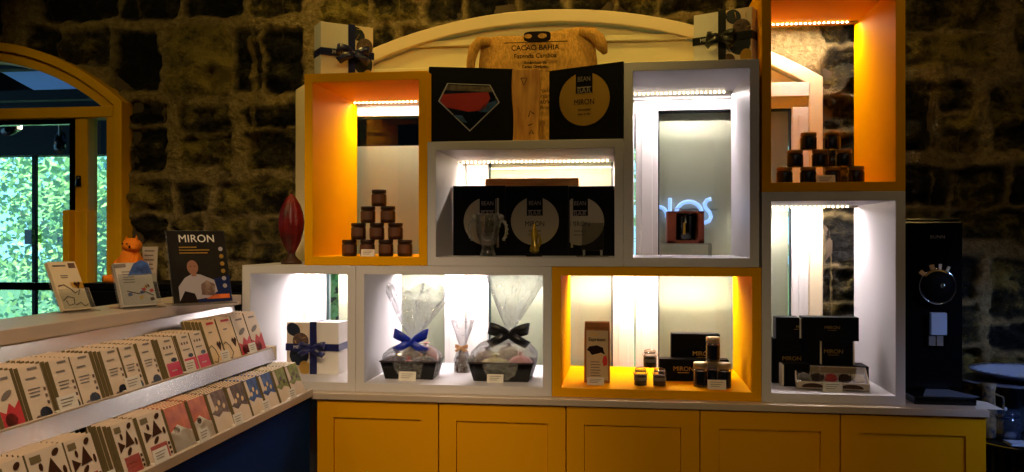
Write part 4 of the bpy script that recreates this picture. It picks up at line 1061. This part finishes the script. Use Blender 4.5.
mb = MB(); mb.lathe([(R_*.96, 0), (R_*.92, .022), (R_*.5, .03)], M['black'], 32, T=RT((dx, 0, dz), 0, PI/2)); mb.build('dial_face', t)
mb = MB(); mb.sphere((dx+.012, -.03, dz+.003), (.009, .006, .009), M['chrome']); mb.build('dial_knob', t)
for k, a in enumerate((138, 106, 84, 62)):
    mb = MB(); T = RT((dx+(R_+.008)*math.cos(rad(a)), -.02, dz+(R_+.008)*math.sin(rad(a)))) @ Matrix.Rotation(-rad(a-90), 4, 'Y')
    mb.box((-.007 if k < 2 else -.004, -.004, -.008), (.007 if k < 2 else .004, .004, .01), M['stained'] if k < 2 else M['paper'], T); mb.build('setting_tab', t, bevel=.001)
mb = MB(); mb.tube([(dx+(R_-.004)*math.cos(rad(a)), -.022, dz+(R_-.004)*math.sin(rad(a))) for a in range(60, 150, 10)], .003, M['gold'], 6); mb.build('gold_arc', t)
px0, pz0 = gp(931, 335, 2.93); px1, pz1 = gp(947, 313, 2.93)
mb = MB(); mb.box((px0, -.022, pz0), (px1, -.002, pz1), M['enamel']); mb.build('chute_cover', t, bevel=.002)
a1_, b1_ = gp(930, 346, 2.93); a2_, b2_ = gp(944, 336, 2.93)
mb = MB(); mb.box((a1_, -.014, b1_), (a1_+.45*(a2_-a1_), -.001, b2_), M['inkgrey']); mb.box((a1_+.55*(a2_-a1_), -.014, b1_), (a2_, -.001, b2_), M['inkgrey']); mb.build('bag_clamp', t)
lx, lz = gp(937.5, 237); text('BUNN', .0155, M['inkgrey'], t, (lx, -.001, lz), spacing=1.15, bold=.0003)
mb = MB(); a1_, b1_ = gp(963, 229); mb.lathe([(.008, 0), (.008, .012)], M['chrome'], 12, T=RT((W_/2, .06, gh-.03)) @ Matrix.Rotation(PI/2, 4, 'Y')); mb.build('side_latch', t)
# white card on the worktop end
c = at(985, 404, Y=2.86)
t = thing('paper_sheet', 'small white paper sheet lying on the corner of the worktop beside the grinder', 'paper', (c.x-.012, 2.83, ZCT+.0005))
mb = MB(); mb.poly([(-.05, -.06, 0), (.03, -.06, 0), (.03, .06, 0), (.0, .1, 0), (-.05, -.06, .0008), (.03, -.06, .0008), (.03, .06, .0008), (.0, .1, .0008)], [(3, 2, 1, 0), (4, 5, 6, 7), (0, 1, 5, 4), (1, 2, 6, 5), (2, 3, 7, 6), (3, 0, 4, 7)], M['paper']); mb.build('sheet', t)

# ------------------------------------------------------------------ black side stand with crockery, right edge
xs0 = at(976, 440, Y=2.95).x
zs1 = at(1000, 437, Y=3.0).z
t = thing('side_stand', 'black two-tier side stand holding jars and a basin beyond the worktop', 'stand', (xs0+.22, 3.04, 0))
M['blacksteel'] = mat('black_metal', (14, 15, 18), .35, metal=.4)
for z_, nm in ((zs1, 'shelf'), (.45, 'shelf')):
    mb = MB(); mb.lathe([(.215, -.016), (.22, -.012), (.22, -.002), (.216, 0)], M['blacksteel'], 40, (0, 0, z_)); o = mb.build(nm, t)
    mb = MB(); mb.tube([(.221*math.cos(2*PI*k/48), .221*math.sin(2*PI*k/48), z_-.006) for k in range(48)], .0028, M['chrome'], 6, closed=True); mb.build('rim', o)
zs2 = at(1000, 379, Y=3.02).z
for a in (30, 150, 270):
    mb = MB(); mb.tube([(.19*math.cos(rad(a+60)), .19*math.sin(rad(a+60)), 0), (.19*math.cos(rad(a+60)), .19*math.sin(rad(a+60)), zs1-.01)], .011, M['blacksteel'], 10); mb.build('leg', t)
# glass jar with lid on the shelf
c = at(1005, 436, Y=2.98); s_ = px(2.98, 1.2)
j = thing('lidded_glass_jar', 'clear glass jar with a bluish lid on the side stand', 'jar', (c.x, 2.98, zs1)); r = 14*s_
M['blueglass'] = glass_mat('pale_blue_glass', (190, 215, 245), .22, .1, .05, wcol=(150, 180, 230))
mb = MB(); mb.lathe([(r*.9, 0), (r, .006), (r, 20*s_), (r*.92, 23*s_)], M['blueglass'], 26); mb.build('jar_body', j)
mb = MB(); mb.lathe([(r*.96, 23*s_), (r*1.03, 23.5*s_), (r*1.03, 26*s_), (r*.92, 28*s_), (r*.2, 28.6*s_)], M['blueglass'], 26); mb.build('lid', j)
mb = MB(); mb.sphere((0, 0, 29.5*s_), .007, M['enamel']); mb.build('lid_knob', j)
mb = MB(); mb.lathe([(r*.85, .005), (r*.88, .008), (r*.88, 9*s_)], M['blueribbon' if False else 'wine'], 20); mb.build('contents', j)
# metal pot carrying the wide basin
c = at(1012, 410, Y=3.1)
pz = at(1000, 380, Y=3.1).z
j = thing('tall_pot', 'dark cylindrical metal pot under the wide pale basin', 'pot', (c.x+.015, 3.13, zs1)); r = 17*s_
mb = MB(); mb.lathe([(r*.95, 0), (r, .01), (r, pz-zs1-.012), (r*1.05, pz-zs1-.008), (r*1.05, pz-zs1)], mat('gunmetal', (58, 72, 84), .4, metal=.6), 28); mb.build('pot_body', j)
mb = MB(); mb.tube([(-r, 0, .05), (-r-.03, 0, .07), (-r-.03, 0, .12), (-r, 0, .14)], .005, M['blacksteel'], 8); mb.build('handle', j)
c = at(1020, 378, Y=3.1)
j = thing('wide_basin', 'wide pale enamel basin with decorated rim resting on the dark pot', 'basin', (at(1025, 378, Y=3.08).x, 3.1, pz))
R_ = 50*s_
mb = MB(); mb.lathe([(R_*.4, 0), (R_*.5, .004), (R_*.86, .025), (R_, .034), (R_, .038), (R_*.85, .030), (R_*.5, .010), (.005, .008)], M['enamel'], 40, cap=False); mb.build('bowl', j)
mb = MB()
for k in range(28): a = 2*PI*k/28; mb.box((-.006, -.004, 0), (.006, .004, .001), M['bluep'], RT((R_*.92*math.cos(a), R_*.92*math.sin(a), .0355), a, 0))
mb.build('rim_pattern', j)
j = thing('round_tray', 'thin dark round tray between the pot and the pale basin', 'tray', (at(1012, 381, Y=3.1).x, 3.1, pz))
j.location.z = pz-.001
mb = MB(); mb.lathe([(R_*.98, -.002), (R_*1.02, -.001), (R_*1.02, .001), (R_*.98, .002)], M['greyrub'], 40); mb.build('tray_plate', j)
# flowered ceramic mug
c = at(985, 405, Y=3.0)
j = thing('flowered_jug', 'small jug with blue and cream flower pattern beside the dark pot', 'jug', (c.x+.003, 2.98, zs1))
hz = at(985, 383, Y=2.98).z-zs1
M['flower'] = mat('flower_glaze', (28, 44, 66), .3, rgb2=(150, 130, 92), scale=55)
mb = MB(); mb.lathe([(.022, 0), (.028, .01), (.03, hz*.35), (.02, hz*.65), (.019, hz*.85), (.025, hz)], M['flower'], 22); mb.build('jug_body', j)
mb = MB(); mb.tube([(.02, 0, hz*.8), (.045, 0, hz*.75), (.048, 0, hz*.45), (.028, 0, hz*.3)], .004, M['flower'], 8); mb.build('handle', j)
j = thing('glass_bowl', 'rounded dark glass bowl low on the side stand beside the cabinet', 'bowl', (at(993, 460, Y=3.0).x, 2.99, .45))
mb = MB(); mb.lathe([(.03, 0), (.055, .02), (.068, .07), (.06, .13), (.045, .17), (.048, .18)], M['blueglass'], 28); mb.build('bowl_body', j)
c = at(1022, 438, Y=2.88)
j = thing('folded_napkin', 'white folded napkin at the front edge of the side stand shelf', 'napkin', (at(1016, 438, Y=2.88).x+.01, 2.90, zs1))
mb = MB(); mb.box((-.03, -.03, 0), (.05, .03, .004), M['enamel']); mb.box((-.028, -.028, .0042), (.045, .028, .008), M['enamel']); mb.build('cloth', j, bevel=.0015)

# ------------------------------------------------------------------ stepped display stand on the left
XA, XB_, XC_ = -1.339, -1.062, -1.185
ZB0, ZB1 = .905, .930
ZC1, ZC0 = 1.079, 1.034
ZA0, ZA1, ZA2 = 1.175, 1.214, 1.248
XK = -1.53
Y0_, YE = .9, 2.752
t = thing('display_stand', 'long stepped display stand with steel fascias and navy side filled with chocolate bars', 'display stand', (XB_, YE, 0))
def lb(mb, a, b, m): mb.box((a[0]-XB_, a[1]-YE, a[2]), (b[0]-XB_, b[1]-YE, b[2]), m); return mb
lb(MB(), (XK, Y0_, .02), (XB_-.012, YE, ZB0-.004), M['navy']).build('base_panel', t)
lb(lb(MB(), (XB_-.012, Y0_, ZB0), (XB_, YE, ZB1), M['counter']), (XK, Y0_, ZB0-.004), (XB_-.012, YE, ZB0+.008), M['counter']).build('lower_shelf', t, bevel=.0015)
lb(lb(MB(), (XC_-.008, Y0_, ZC1-.004), (XC_, 2.72, ZC1), M['counter']), (XK, Y0_, ZC0+.024), (XC_-.008, 2.72, ZC0+.032), M['counter']).build('middle_shelf', t)
mb = MB(); mb.poly([(XC_-XB_, Y0_-YE, ZC1-.004), (XC_-XB_, 2.70-YE, ZC1-.004), (XC_-XB_+.011, 2.70-YE, ZC0), (XC_-XB_+.011, Y0_-YE, ZC0), (XC_-XB_-.004, Y0_-YE, ZC1-.004), (XC_-XB_-.004, 2.70-YE, ZC1-.004), (XC_-XB_, 2.70-YE, ZC0), (XC_-XB_, Y0_-YE, ZC0)],
    [(0, 1, 2, 3), (4, 7, 6, 5), (0, 4, 5, 1), (3, 2, 6, 7), (0, 3, 7, 4), (1, 5, 6, 2)], M['steel']); mb.build('middle_fascia', t)
lb(MB(), (XC_-.03, 2.70, ZC0-.002), (XC_+.004, 2.724, ZC1+.001), M['cream']).build('end_cap', t, bevel=.001)
lb(MB(), (XK, Y0_, ZA1), (XA, 2.79, ZA2), M['counter']).build('top_slab', t, bevel=.002)
mb = MB(); mb.prism([(XA-.014-XB_, ZA1-.0005), (XA-.004-XB_, ZA0), (XA-.007-XB_, ZA0), (XA-.017-XB_, ZA1-.0005)], RT((0, Y0_-YE, 0)), 2.76-Y0_, M['steel']); mb.build('upper_fascia', t)
lb(MB(), (XK, Y0_, ZB1), (XK+.012, 2.74, ZA1), M['cream']).build('back_panel', t)

def bar_mesh(w, h, kind, th=.0095, front=True):
    """one bar: x across, z up, printed face towards -y; origin at the bottom centre of the face"""
    mb = MB(); body = {'white': 'barwhite', 'pink': 'barwhite', 'cream': 'barcream', 'red': 'barwhite', 'bean': 'barwhite', 'orange': 'orangep', 'grey': 'greyp', 'brown': 'brownp', 'blue': 'bluep', 'green': 'greenp'}[kind]
    x = w/2; P = [(-x, 0, 0), (x, 0, 0), (x, 0, h), (-x, 0, h), (-x, th, 0), (x, th, 0), (x, th, h), (-x, th, h)]
    mb.poly(P[:], [(0, 1, 2, 3)], M[body]); mb.poly(P, [(4, 7, 6, 5), (3, 2, 6, 7)], M['barcream' if kind in ('white', 'pink', 'cream', 'red', 'bean') else body])
    mb.poly(P, [(0, 3, 7, 4), (1, 5, 6, 2), (0, 4, 5, 1)], M['creamside'])
    if kind in ('orange', 'grey', 'brown', 'blue', 'green'):   # crimped pouch top
        n = 7; P = []; F = []
        for k in range(n):
            a = -x+2*x*k/n; b_ = a+x/n; i = len(P); P += [(a, 0, h), (b_, th*.3, h+.0035), (b_+x/n, 0, h), (b_, th*.8, h)]; F += [(i, i+1, i+3), (i+1, i+2, i+3), (i, i+2, i+1)]
        mb.poly(P, F, M['barcream'])
    if front:
        y = -.0004
        def R(x0, z0, x1, z1, m): mb.box((x0*w, y-.0006, z0*h), (x1*w, y, z1*h), M[m])
        def PG(pts, m): mb.prism([(a*w, b_*h) for a, b_ in pts], RT((0, y-.0008, 0)), .0008, M[m])
        def OV(cx, cz, rx, rz_, m, rot=0):
            PG([(cx+rx*math.cos(q)*math.cos(rot)-rz_*math.sin(q)*math.sin(rot)*.6, cz+(rx*math.cos(q)*math.sin(rot)*.6+rz_*math.sin(q)*math.cos(rot))) for q in [2*PI*k/10 for k in range(10)]], m)
        if kind == 'white':
            R(-.12, .92, .32, .96, 'inkgrey'); R(-.3, .76, .14, .79, 'inkgrey')
            for k in range(3): R(-.34, .58-.06*k, .2-.05*k, .6-.06*k, 'inkgrey')
            for k in range(3): R(.34, .52-.12*k, .44, .58-.12*k, 'brownp')
            OV(.14, .13, .28, .12, 'wine'); OV(-.22, .07, .14, .06, 'greyp')
        elif kind == 'berry':
            pass
        elif kind == 'red':
            R(-.2, .86, .3, .9, 'inkgrey'); OV(.0, .6, .3, .06, 'inkgrey', .3)
            PG([(-.5, 0), (.5, 0), (.5, .48), (.2, .36), (0, .46), (-.25, .3), (-.5, .36)], 'redp'); OV(-.1, .18, .3, .12, 'choc')
        elif kind == 'pink':
            R(-.1, .9, .3, .94, 'inkgrey')
            for k in range(3): R(-.3+.22*k, .74, -.2+.22*k, .8, 'brownp')
            R(-.3, .6, .24, .63, 'inkgrey'); R(-.42, .04, .5, .4, 'pinkp'); R(-.2, .2, .2, .23, 'paper'); OV(.18, .46, .2, .05, 'wine')
        elif kind == 'cream':
            R(-.2, .9, .34, .95, 'redp'); R(-.2, .72, .05, .75, 'inkgrey'); PG([(.28, .3), (.46, .46), (.36, .52), (.28, .47), (.2, .52), (.1, .46)], 'choc')
            mb.tube([(-.5*w, y, .42*h), (-.3*w, y, .46*h), (-.1*w, y, .36*h), (.0, y, .2*h), (-.2*w, y, .08*h), (-.42*w, y, .12*h)], .0012, M['ink'], 5); R(-.2, .02, .4, .08, 'gold')
        elif kind == 'bean':
            R(-.42, .84, -.14, .94, 'creamside'); PG([(-.14, .56), (.28, .58), (.1, .84)], 'choc'); PG([(-.42, .5), (-.14, .6), (-.4, .7)], 'choc')
            OV(.26, .9, .11, .05, 'choc', .4); OV(-.2, .76, .05, .06, 'choc'); OV(.38, .6, .05, .07, 'choc'); OV(-.02, .48, .14, .05, 'choc', .6)
            R(-.34, .05, .34, .40, 'brickp'); R(-.2, .27, .1, .3, 'orangep'); R(-.2, .2, .16, .22, 'orangep')
            for k in range(4): R(.38, .05+.09*k, .46, .1+.09*k, 'choc')
        else:
            PG([(-.5, 0), (.5, 0), (.5, .42), (.1, .5), (-.2, .42), (-.5, .52)], 'barwhite')
            if kind == 'orange': OV(-.2, .52, .14, .07, 'choc'); PG([(-.5, .0), (.5, 0), (.5, .38), (-.1, .62), (-.5, .5)], 'paper')
            else:
                PG([(-.5, .96), (-.5, .55), (-.28, .6), (-.34, .98)], 'barwhite')
                for k in range(3): OV(-.2+.22*k, .62+.1*(k % 2), .09, .06, 'barcream' if kind != 'green' else 'brownp', .5)
            for k in range(3): R(-.26, .3-.07*k, .22, .33-.07*k, 'inkgrey')
    bmesh.ops.recalc_face_normals(mb.bm, faces=mb.bm.faces)
    me = bpy.data.meshes.new('chocolate_bar'); mb.bm.to_mesh(me); mb.bm.free()
    for m in mb.mats: me.materials.append(m)
    return me
ORD = ['first', 'second', 'third', 'fourth', 'fifth', 'sixth', 'seventh', 'eighth', 'ninth', 'tenth', 'eleventh', 'twelfth', 'thirteenth', 'fourteenth', 'fifteenth', 'sixteenth']
DESC = {'white': 'ivory bar with small round picture', 'pink': 'ivory bar with pink block', 'cream': 'cream bar with brown heart', 'red': 'ivory bar with red print',
        'bean': 'ivory bar printed with beans', 'orange': 'orange-topped pouch', 'grey': 'taupe pouch', 'brown': 'brown pouch', 'blue': 'blue pouch', 'green': 'green pouch'}
LEAN = rad(19)
def stack(tier, i, u0, u1, kind, h, n, Xf, zb):
    Xt = Xf-h*math.sin(LEAN)
    ya, yb = at(u0, 237, X=Xt).y, at(u1, 237, X=Xt).y; w = yb-ya; yc = (ya+yb)/2
    fm = bar_mesh(w, h, kind); bm_ = bar_mesh(w, h, kind, front=False); rg = random.Random(i*7+len(tier))
    for k in range(n):
        o = bpy.data.objects.new('chocolate_bar', fm if k == 0 else bm_); C.objects.link(o)
        o.location = (Xf-k*.0118, yc+(rg.uniform(-.002, .002) if k else 0)+k*.0006, zb); o.rotation_euler = (-LEAN, 0, PI/2)
        if k == 0: tag(o, 'front %s, %s stack from the left, %s shelf' % (DESC[kind], ORD[i], tier), 'chocolate bar', 'chocolate bars on the %s shelf' % tier)
        else: tag(o, '%s behind the front one, %s stack from left, %s shelf' % (DESC[kind].split(' with ')[0].split(' printed')[0], ORD[i], tier), 'chocolate bar', 'bars behind the front one, %s stack, %s shelf' % (ORD[i], tier))
T1 = [(-12, 9, 'red', .122), (17, 39, 'white', .122), (48, 67.5, 'white', .122), (69, 88, 'white', .122), (100, 116, 'white', .12), (118, 132, 'white', .12), (136, 150, 'white', .12), (157, 171, 'pink', .118), (175.5, 187.5, 'pink', .118), (188.5, 200, 'pink', .118),
      (200.8, 213.5, 'cream', .142), (215, 229, 'cream', .142), (230, 242, 'red', .142), (243, 254, 'red', .142)]
for i, (a, b, k, h) in enumerate(T1): stack('upper', i, a, b, k, h, 9 if h < .13 else 6, XC_-.012, ZC0+.0325)
T2 = [(-14, 22, 'bean', .134), (24, 61, 'bean', .134), (63, 90, 'bean', .132), (110, 131.5, 'bean', .13), (136, 160, 'bean', .128), (163, 183, 'orange', .124), (187, 203, 'orange', .123), (206, 222.5, 'grey', .122), (226, 241, 'brown', .12), (243, 255, 'blue', .12), (257.5, 269, 'blue', .119), (271.5, 282.5, 'green', .118), (284, 295.5, 'green', .117)]
for i, (a, b, k, h) in enumerate(T2): stack('lower', i, a, b, k, h, 8, XB_-.014, ZB0+.0085)
def ltag(u, X, z, tier, where, w=.055):
    y = at(u, 237, X=X).y; tagcard(0, 0, 0, z, w, .032, 'small ivory price tag on the %s shelf edge, %s' % (tier, where), 'price tags on the display stand', PI/2, -.3, Vector((X, y, z)))
for u, w_ in ((70, 'under the third and fourth stacks'), (135, 'under the sixth and seventh stacks'), (192, 'under the pink-blocked bars'), (227, 'under the brown heart bars'), (254, 'under the last red-printed bars')): ltag(u, XC_-.002, ZC1, 'upper', w_, .062 if u < 150 else .05)
for u, w_ in ((110, 'below the third bean-printed stack'), (163, 'below the fifth bean-printed stack'), (206, 'below the second orange pouches'), (240, 'below the brown pouches'), (268, 'below the blue pouches'), (294, 'below the green pouches')): ltag(u, XB_-.001, ZB1, 'lower', w_, .06 if u < 200 else .05)

# things on top of the stand
def leaflet(name, label, cat, ub, vb, w, h, rz, lean, kind):
    p = at(ub, vb, Z=ZA2); t = thing(name, label, cat, (p.x, p.y, ZA2), rz)
    T = RT((0, 0, .006), 0, -lean)
    return t, T
M['cardtop'] = mat('leaflet_card', (214, 194, 158), .55)
t, T = leaflet('leaflet_holder', 'clear leaflet holder with a cream card printed with a brown heart, leftmost on the stand', 'leaflet holder', 78, 312, 0, 0, rad(74), rad(27), 0)
w, h = .085, .145
mb = MB(); mb.box((-w/2, 0, 0), (w/2, .012, h), M['cardtop'], T)
mb.box((-w*.36, -.001, h*.9), (w*.1, 0, h*.93), M['inkgrey'], T); mb.box((w*.2, -.001, h*.86), (w*.44, 0, h*.96), M['brownp'], T); mb.box((-w*.2, -.001, h*.7), (w*.06, 0, h*.715), M['inkgrey'], T); mb.box((-w*.2, -.001, h*.66), (w*.04, 0, h*.675), M['inkgrey'], T)
mb.prism([(w*.04, h*.56), (w*.5, h*.56), (w*.5, h*.42), (w*.1, h*.46)], T @ RT((0, -.0008, 0)), .0008, M['gold'])
mb.prism([(w*.28, h*.42), (w*.4, h*.54), (w*.34, h*.57), (w*.28, h*.54), (w*.22, h*.57), (w*.14, h*.53)], T @ RT((0, -.0018, 0)), .0008, M['choc'])
for P_ in ([(-.4, .5), (-.2, .52), (0, .42), (.1, .34), (.3, .4), (.2, .3)], [(-.4, .2), (-.2, .28), (0, .24), (-.05, .12), (-.25, .1), (-.3, .2)], [(0, .1), (.2, .14), (.3, .06), (.44, .1)]):
    mb.tube([(a*w, -.0012, b_*h) for a, b_ in P_], .0014, M['choc'], 5, T=T)
mb.build('leaflet', t)
mb = MB(); mb.box((-w/2-.004, -.012, 0), (w/2+.004, -.010, h*.4), M['plastic_clear'], T); mb.box((-w/2-.004, .014, 0), (w/2+.004, .016, h*.8), M['plastic_clear'], T)
mb.box((-w/2-.004, -.03, 0), (w/2+.004, .07, .003), M['plastic_clear']); mb.build('acrylic_stand', t)
t, T = leaflet('leaflet_holder', 'clear leaflet holder with blue-printed cards, in the middle of the stand top', 'leaflet holder', 141, 308, 0, 0, rad(62), rad(22), 0)
w, h = .105, .132
M['clearfr'] = mat('frosted_leaflet', (190, 180, 168), .5)
mb = MB(); mb.box((-w/2, 0, 0), (w/2, .014, h), M['clearfr'], T)
mb.prism([(-.02, h*.7), (.055, h*.72), (.05, h*.98), (.03, h*1.06), (.005, h*.98)], T @ RT((0, -.001, 0)), .001, M['bluep']); mb.prism([(-.055, h*.88), (-.02, h*.9), (-.02, h*.98), (-.055, h*.97)], T @ RT((0, -.001, 0)), .001, M['inkgrey'])
for k in range(5): mb.box((-w*.34, -.001, h*(.78-.06*k)), (-w*.02, 0, h*(.8-.06*k)), M['inkgrey'], T)
rg = random.Random(5)
for k in range(8):
    x = rg.uniform(-.3, .4)*w; z_ = rg.uniform(.06, .42)*h; mb.prism([(x, z_), (x+.012, z_+.003), (x+.009, z_+.012), (x-.002, z_+.009)], T @ RT((0, -.001, 0)), .001, M[['redp', 'choc', 'gold', 'bluep'][k % 4]])
mb.tube([(-.3*w, -.001, .35*h), (0, -.001, .28*h), (.2*w, -.001, .32*h), (.44*w, -.001, .22*h)], .0014, M['choc'], 5, T=T)
mb.build('leaflet', t)
mb = MB(); mb.box((-w/2-.004, -.014, 0), (w/2+.004, -.012, h*.7), M['plastic_clear'], T); mb.box((-w/2-.004, -.034, 0), (w/2+.004, .07, .003), M['plastic_clear']); mb.box((-w/2-.004, .016, 0), (w/2+.004, .018, h), M['plastic_clear'], T); mb.build('acrylic_stand', t)
# poster
t, T = leaflet('poster_stand', 'dark poster in a clear stand showing a bald man in a white shirt', 'poster stand', 204, 304, 0, 0, rad(50), rad(17), 0)
w, h = .178, .225
mb = MB(); mb.box((-w/2, 0, 0), (w/2, .003, h), M['posterbg'], T)
mb.prism([(-w*.1, 0), (w*.5, 0), (w*.5, h*.36), (w*.1, h*.3)], T @ RT((0, -.0006, 0)), .0006, M['posterblue'])
mb.prism([(-w*.4, h*.02), (-w*.4, h*.22), (-w*.28, h*.34), (-w*.14, h*.4), (0, h*.38), (w*.22, h*.3), (w*.26, h*.14), (w*.1, h*.06), (-w*.1, h*.04)], T @ RT((0, -.0012, 0)), .0006, M['shirt'])
mb.prism([(-w*.13+w*.095*math.cos(q), h*.485+h*.1*math.sin(q)) for q in [2*PI*k/18 for k in range(18)]], T @ RT((0, -.0018, 0)), .0006, M['skin'])
mb.prism([(-w*.16, h*.36), (-w*.08, h*.36), (-w*.08, h*.42), (-w*.16, h*.42)], T @ RT((0, -.0017, 0)), .0006, M['skin'])
for dx_ in (-.035, .035): mb.box(((-.13+dx_)*w-.002, -.0026, h*.495), ((-.13+dx_)*w+.002, -.0018, h*.503), M['ink'], T)
mb.box((-.155*w, -.0026, h*.435), (-.105*w, -.0018, h*.439), M['brickp'], T)
mb.prism([(-.02*w, h*.1), (w*.2, h*.08), (w*.22, h*.24), (w*.08, h*.3), (-.02*w, h*.24)], T @ RT((0, -.002, 0)), .0006, M['greyp'])
mb.prism([(-w*.42, 0), (-w*.1, 0), (-w*.14, h*.12), (-w*.3, h*.16)], T @ RT((0, -.002, 0)), .0006, M['ink'])
for k in range(6): mb.prism([(w*.4+.007*math.cos(q), h*(.74-.105*k)+.007*math.sin(q)) for q in [2*PI*j/10 for j in range(10)]], T @ RT((0, -.001, 0)), .0006, M['gold' if 0 < k < 4 else 'shirt'])
mb.box((-w*.32, -.001, h*.76), (-w*.02, 0, h*.775), M['gold'], T); mb.box((-w*.32, -.001, h*.72), (w*.2, 0, h*.735), M['gold'], T); mb.box((-w*.32, -.001, h*.68), (w*.16, 0, h*.695), M['gold'], T)
mb.box((w*.06, -.001, h*.04), (w*.46, 0, h*.1), M['orangep'], T)
mb.build('poster', t)
tx = text('MIRON', .034, M['paper'], t, T @ Vector((.0, -.001, h*.885)), rot=(PI/2-rad(17), 0, 0), spacing=1.05)
mb = MB(); mb.box((-w/2-.003, .0032, 0), (w/2+.003, .0052, h+.002), M['plastic_clear'], T); mb.box((-w/2-.003, -.03, 0), (w/2+.003, .07, .003), M['plastic_clear']); mb.build('acrylic_stand', t)

# black low cabinet against the wall behind the stand, with plush and white card
kx0, kx1 = at(84, 290, Y=2.98).x, -1.352; kz = at(110, 283.5, Y=2.98).z
t = thing('black_cabinet', 'plain black cabinet between the yellow window and the white boxes, behind the stand', 'cabinet', ((kx0+kx1)/2, 2.98, 0)); w = (kx1-kx0)/2
mb = MB(); mb.box((-w, 0, .0), (w, .27, kz-.02), M['black']); mb.build('body', t, bevel=.003)
mb = MB(); mb.box((-w-.004, -.006, kz-.02), (w, .275, kz), M['black']); mb.build('top', t, bevel=.002)
for s in (-1, 1):
    mb = MB(); mb.box((s*w/2-w/2+.003, -.016, .06), (s*w/2+w/2-.003, -.001, kz-.03), M['black']); d_ = mb.build('door', t, bevel=.002)
    mb = MB(); mb.tube([(-s*.02+s*0, -.03, kz*.7), (-s*.02, -.03, kz*.8)], .004, M['chrome'], 8); mb.build('handle', d_)
p = at(127, 283, Y=3.04); s_ = px(3.04, p.x)
t = thing('orange_plush', 'orange plush animal with pointed ears sitting on the black cabinet', 'plush toy', (p.x-.01, 3.08, kz), rad(-20)); t.scale = (1.12,)*3
mb = MB(); mb.lathe([(.02, 0), (.052, .01), (.058, .03), (.046, .07), (.032, .10), (.026, .115)], M['orange'], 20); mb.build('body', t)
mb = MB(); mb.sphere((.012, -.004, .13), (.036, .032, .027), M['orange']); mb.sphere((.034, -.018, .122), (.014, .014, .011), M['orange']); mb.build('head', t)
for dx_ in (-.016, .034):
    mb = MB(); mb.poly([(dx_-.009, -.006, .148), (dx_+.011, -.006, .148), (dx_+.0, .006, .148), (dx_-.004, 0, .168)], [(0, 1, 2), (0, 1, 3), (1, 2, 3), (2, 0, 3)], M['orange']); mb.build('ear', t)
for s in (-1, 1):
    mb = MB(); mb.tube([(s*.03, -.02, .012), (s*.055, -.05, .012), (s*.06, -.065, .014)], [.018, .015, .012], M['orange'], 10); mb.build('leg', t)
    mb = MB(); mb.tube([(s*.03, 0, .09), (s*.05, -.02, .065), (s*.045, -.035, .045)], [.013, .012, .011], M['orange'], 10); mb.build('arm', t)
mb = MB()
for dx_ in (.002, .024): mb.sphere((dx_, -.034, .136), .0035, M['ink'], seg=8)
mb.sphere((.036, -.032, .125), .004, M['ink'], seg=8); mb.build('face', t)
t = thing('white_card', 'small white printed card standing behind the orange plush', 'card', (at(148.5, 276, Y=3.14).x, 3.14, kz+.0), rad(-4))
mb = MB(); s_ = px(3.14, -1.7); mb.box((-8.5*s_, 0, 0), (8.5*s_, .004, .14), M['clearfr'], RT((0, 0, 0), 0, -.08)); 
for k in range(5): mb.box((-6*s_, -.001, .12-.018*k), ((5-k % 2)*s_, 0, .126-.018*k), M['inkgrey'], RT((0, 0, 0), 0, -.08))
mb.build('card_board', t)

# ------------------------------------------------------------------ light
def spot(loc, target, energy, col, size, blend=.6, rad_=.04):
    l = bpy.data.lights.new('unseen_spot', 'SPOT'); l.energy = energy; l.color = lin(col)[:3]; l.spot_size = rad(size); l.spot_blend = blend; l.shadow_soft_size = rad_
    o = bpy.data.objects.new('unseen_spot', l); C.objects.link(o); o.location = loc
    o.rotation_euler = (Vector(target)-Vector(loc)).to_track_quat('-Z', 'Y').to_euler(); return o
WARM = (255, 190, 110)
spot((-.3, 1.9, 2.95), (-.3, 3.2, 2.45), 26, (255, 214, 106), 80)
spot((-1.0, 2.84, 3.06), (-.75, 3.24, 2.0), 16, (255, 212, 100), 130, .8)
spot((.25, 2.84, 3.06), (.1, 3.24, 2.0), 16, (255, 212, 100), 130, .8)
spot((-2.0, 1.6, 2.95), (-1.7, 3.3, 1.7), 24, (255, 224, 130), 75)
spot((1.5, 1.7, 2.95), (1.35, 3.3, 1.7), 14, (255, 214, 130), 75)
spot((.2, -.6, 2.95), (.1, 2.8, 1.3), 9, (255, 236, 226), 60, rad_=.1)
spot((-.1, .6, 2.2), (-.1, 2.8, .45), 44, (255, 222, 160), 56, .9, .1)
spot((2.2, 1.7, 1.9), (1.35, 3.0, 1.0), 75, (160, 190, 255), 36, .9, .1)  # added cool spot, stands in for bluish light coming from the right
spot((-.6, .6, 2.95), (-1.3, 2.0, 1.05), 135, (255, 220, 176), 62, rad_=.1)
sun = bpy.data.lights.new('sun', 'SUN'); sun.energy = 20; sun.color = (.88, .97, 1); sun.angle = .01
so = bpy.data.objects.new('sun', sun); C.objects.link(so); so.rotation_euler = Vector((.35, .8, -.75)).to_track_quat('-Z', 'Y').to_euler()
w = bpy.data.worlds.new('world'); sc.world = w; w.use_nodes = True
bg = w.node_tree.nodes['Background']; bg.inputs['Color'].default_value = (.28, .66, 1, 1); bg.inputs['Strength'].default_value = 3
sc.view_settings.view_transform = 'Standard'; sc.view_settings.look = 'None'; sc.view_settings.gamma = 1; sc.view_settings.exposure = 0
sc.view_settings.use_curve_mapping = False
sc.cycles.use_denoising = True
sc.cycles.caustics_reflective = False; sc.cycles.caustics_refractive = False
sc.cycles.sample_clamp_indirect = 6
sc.cycles.transparent_max_bounces = 16; sc.cycles.max_bounces = 10
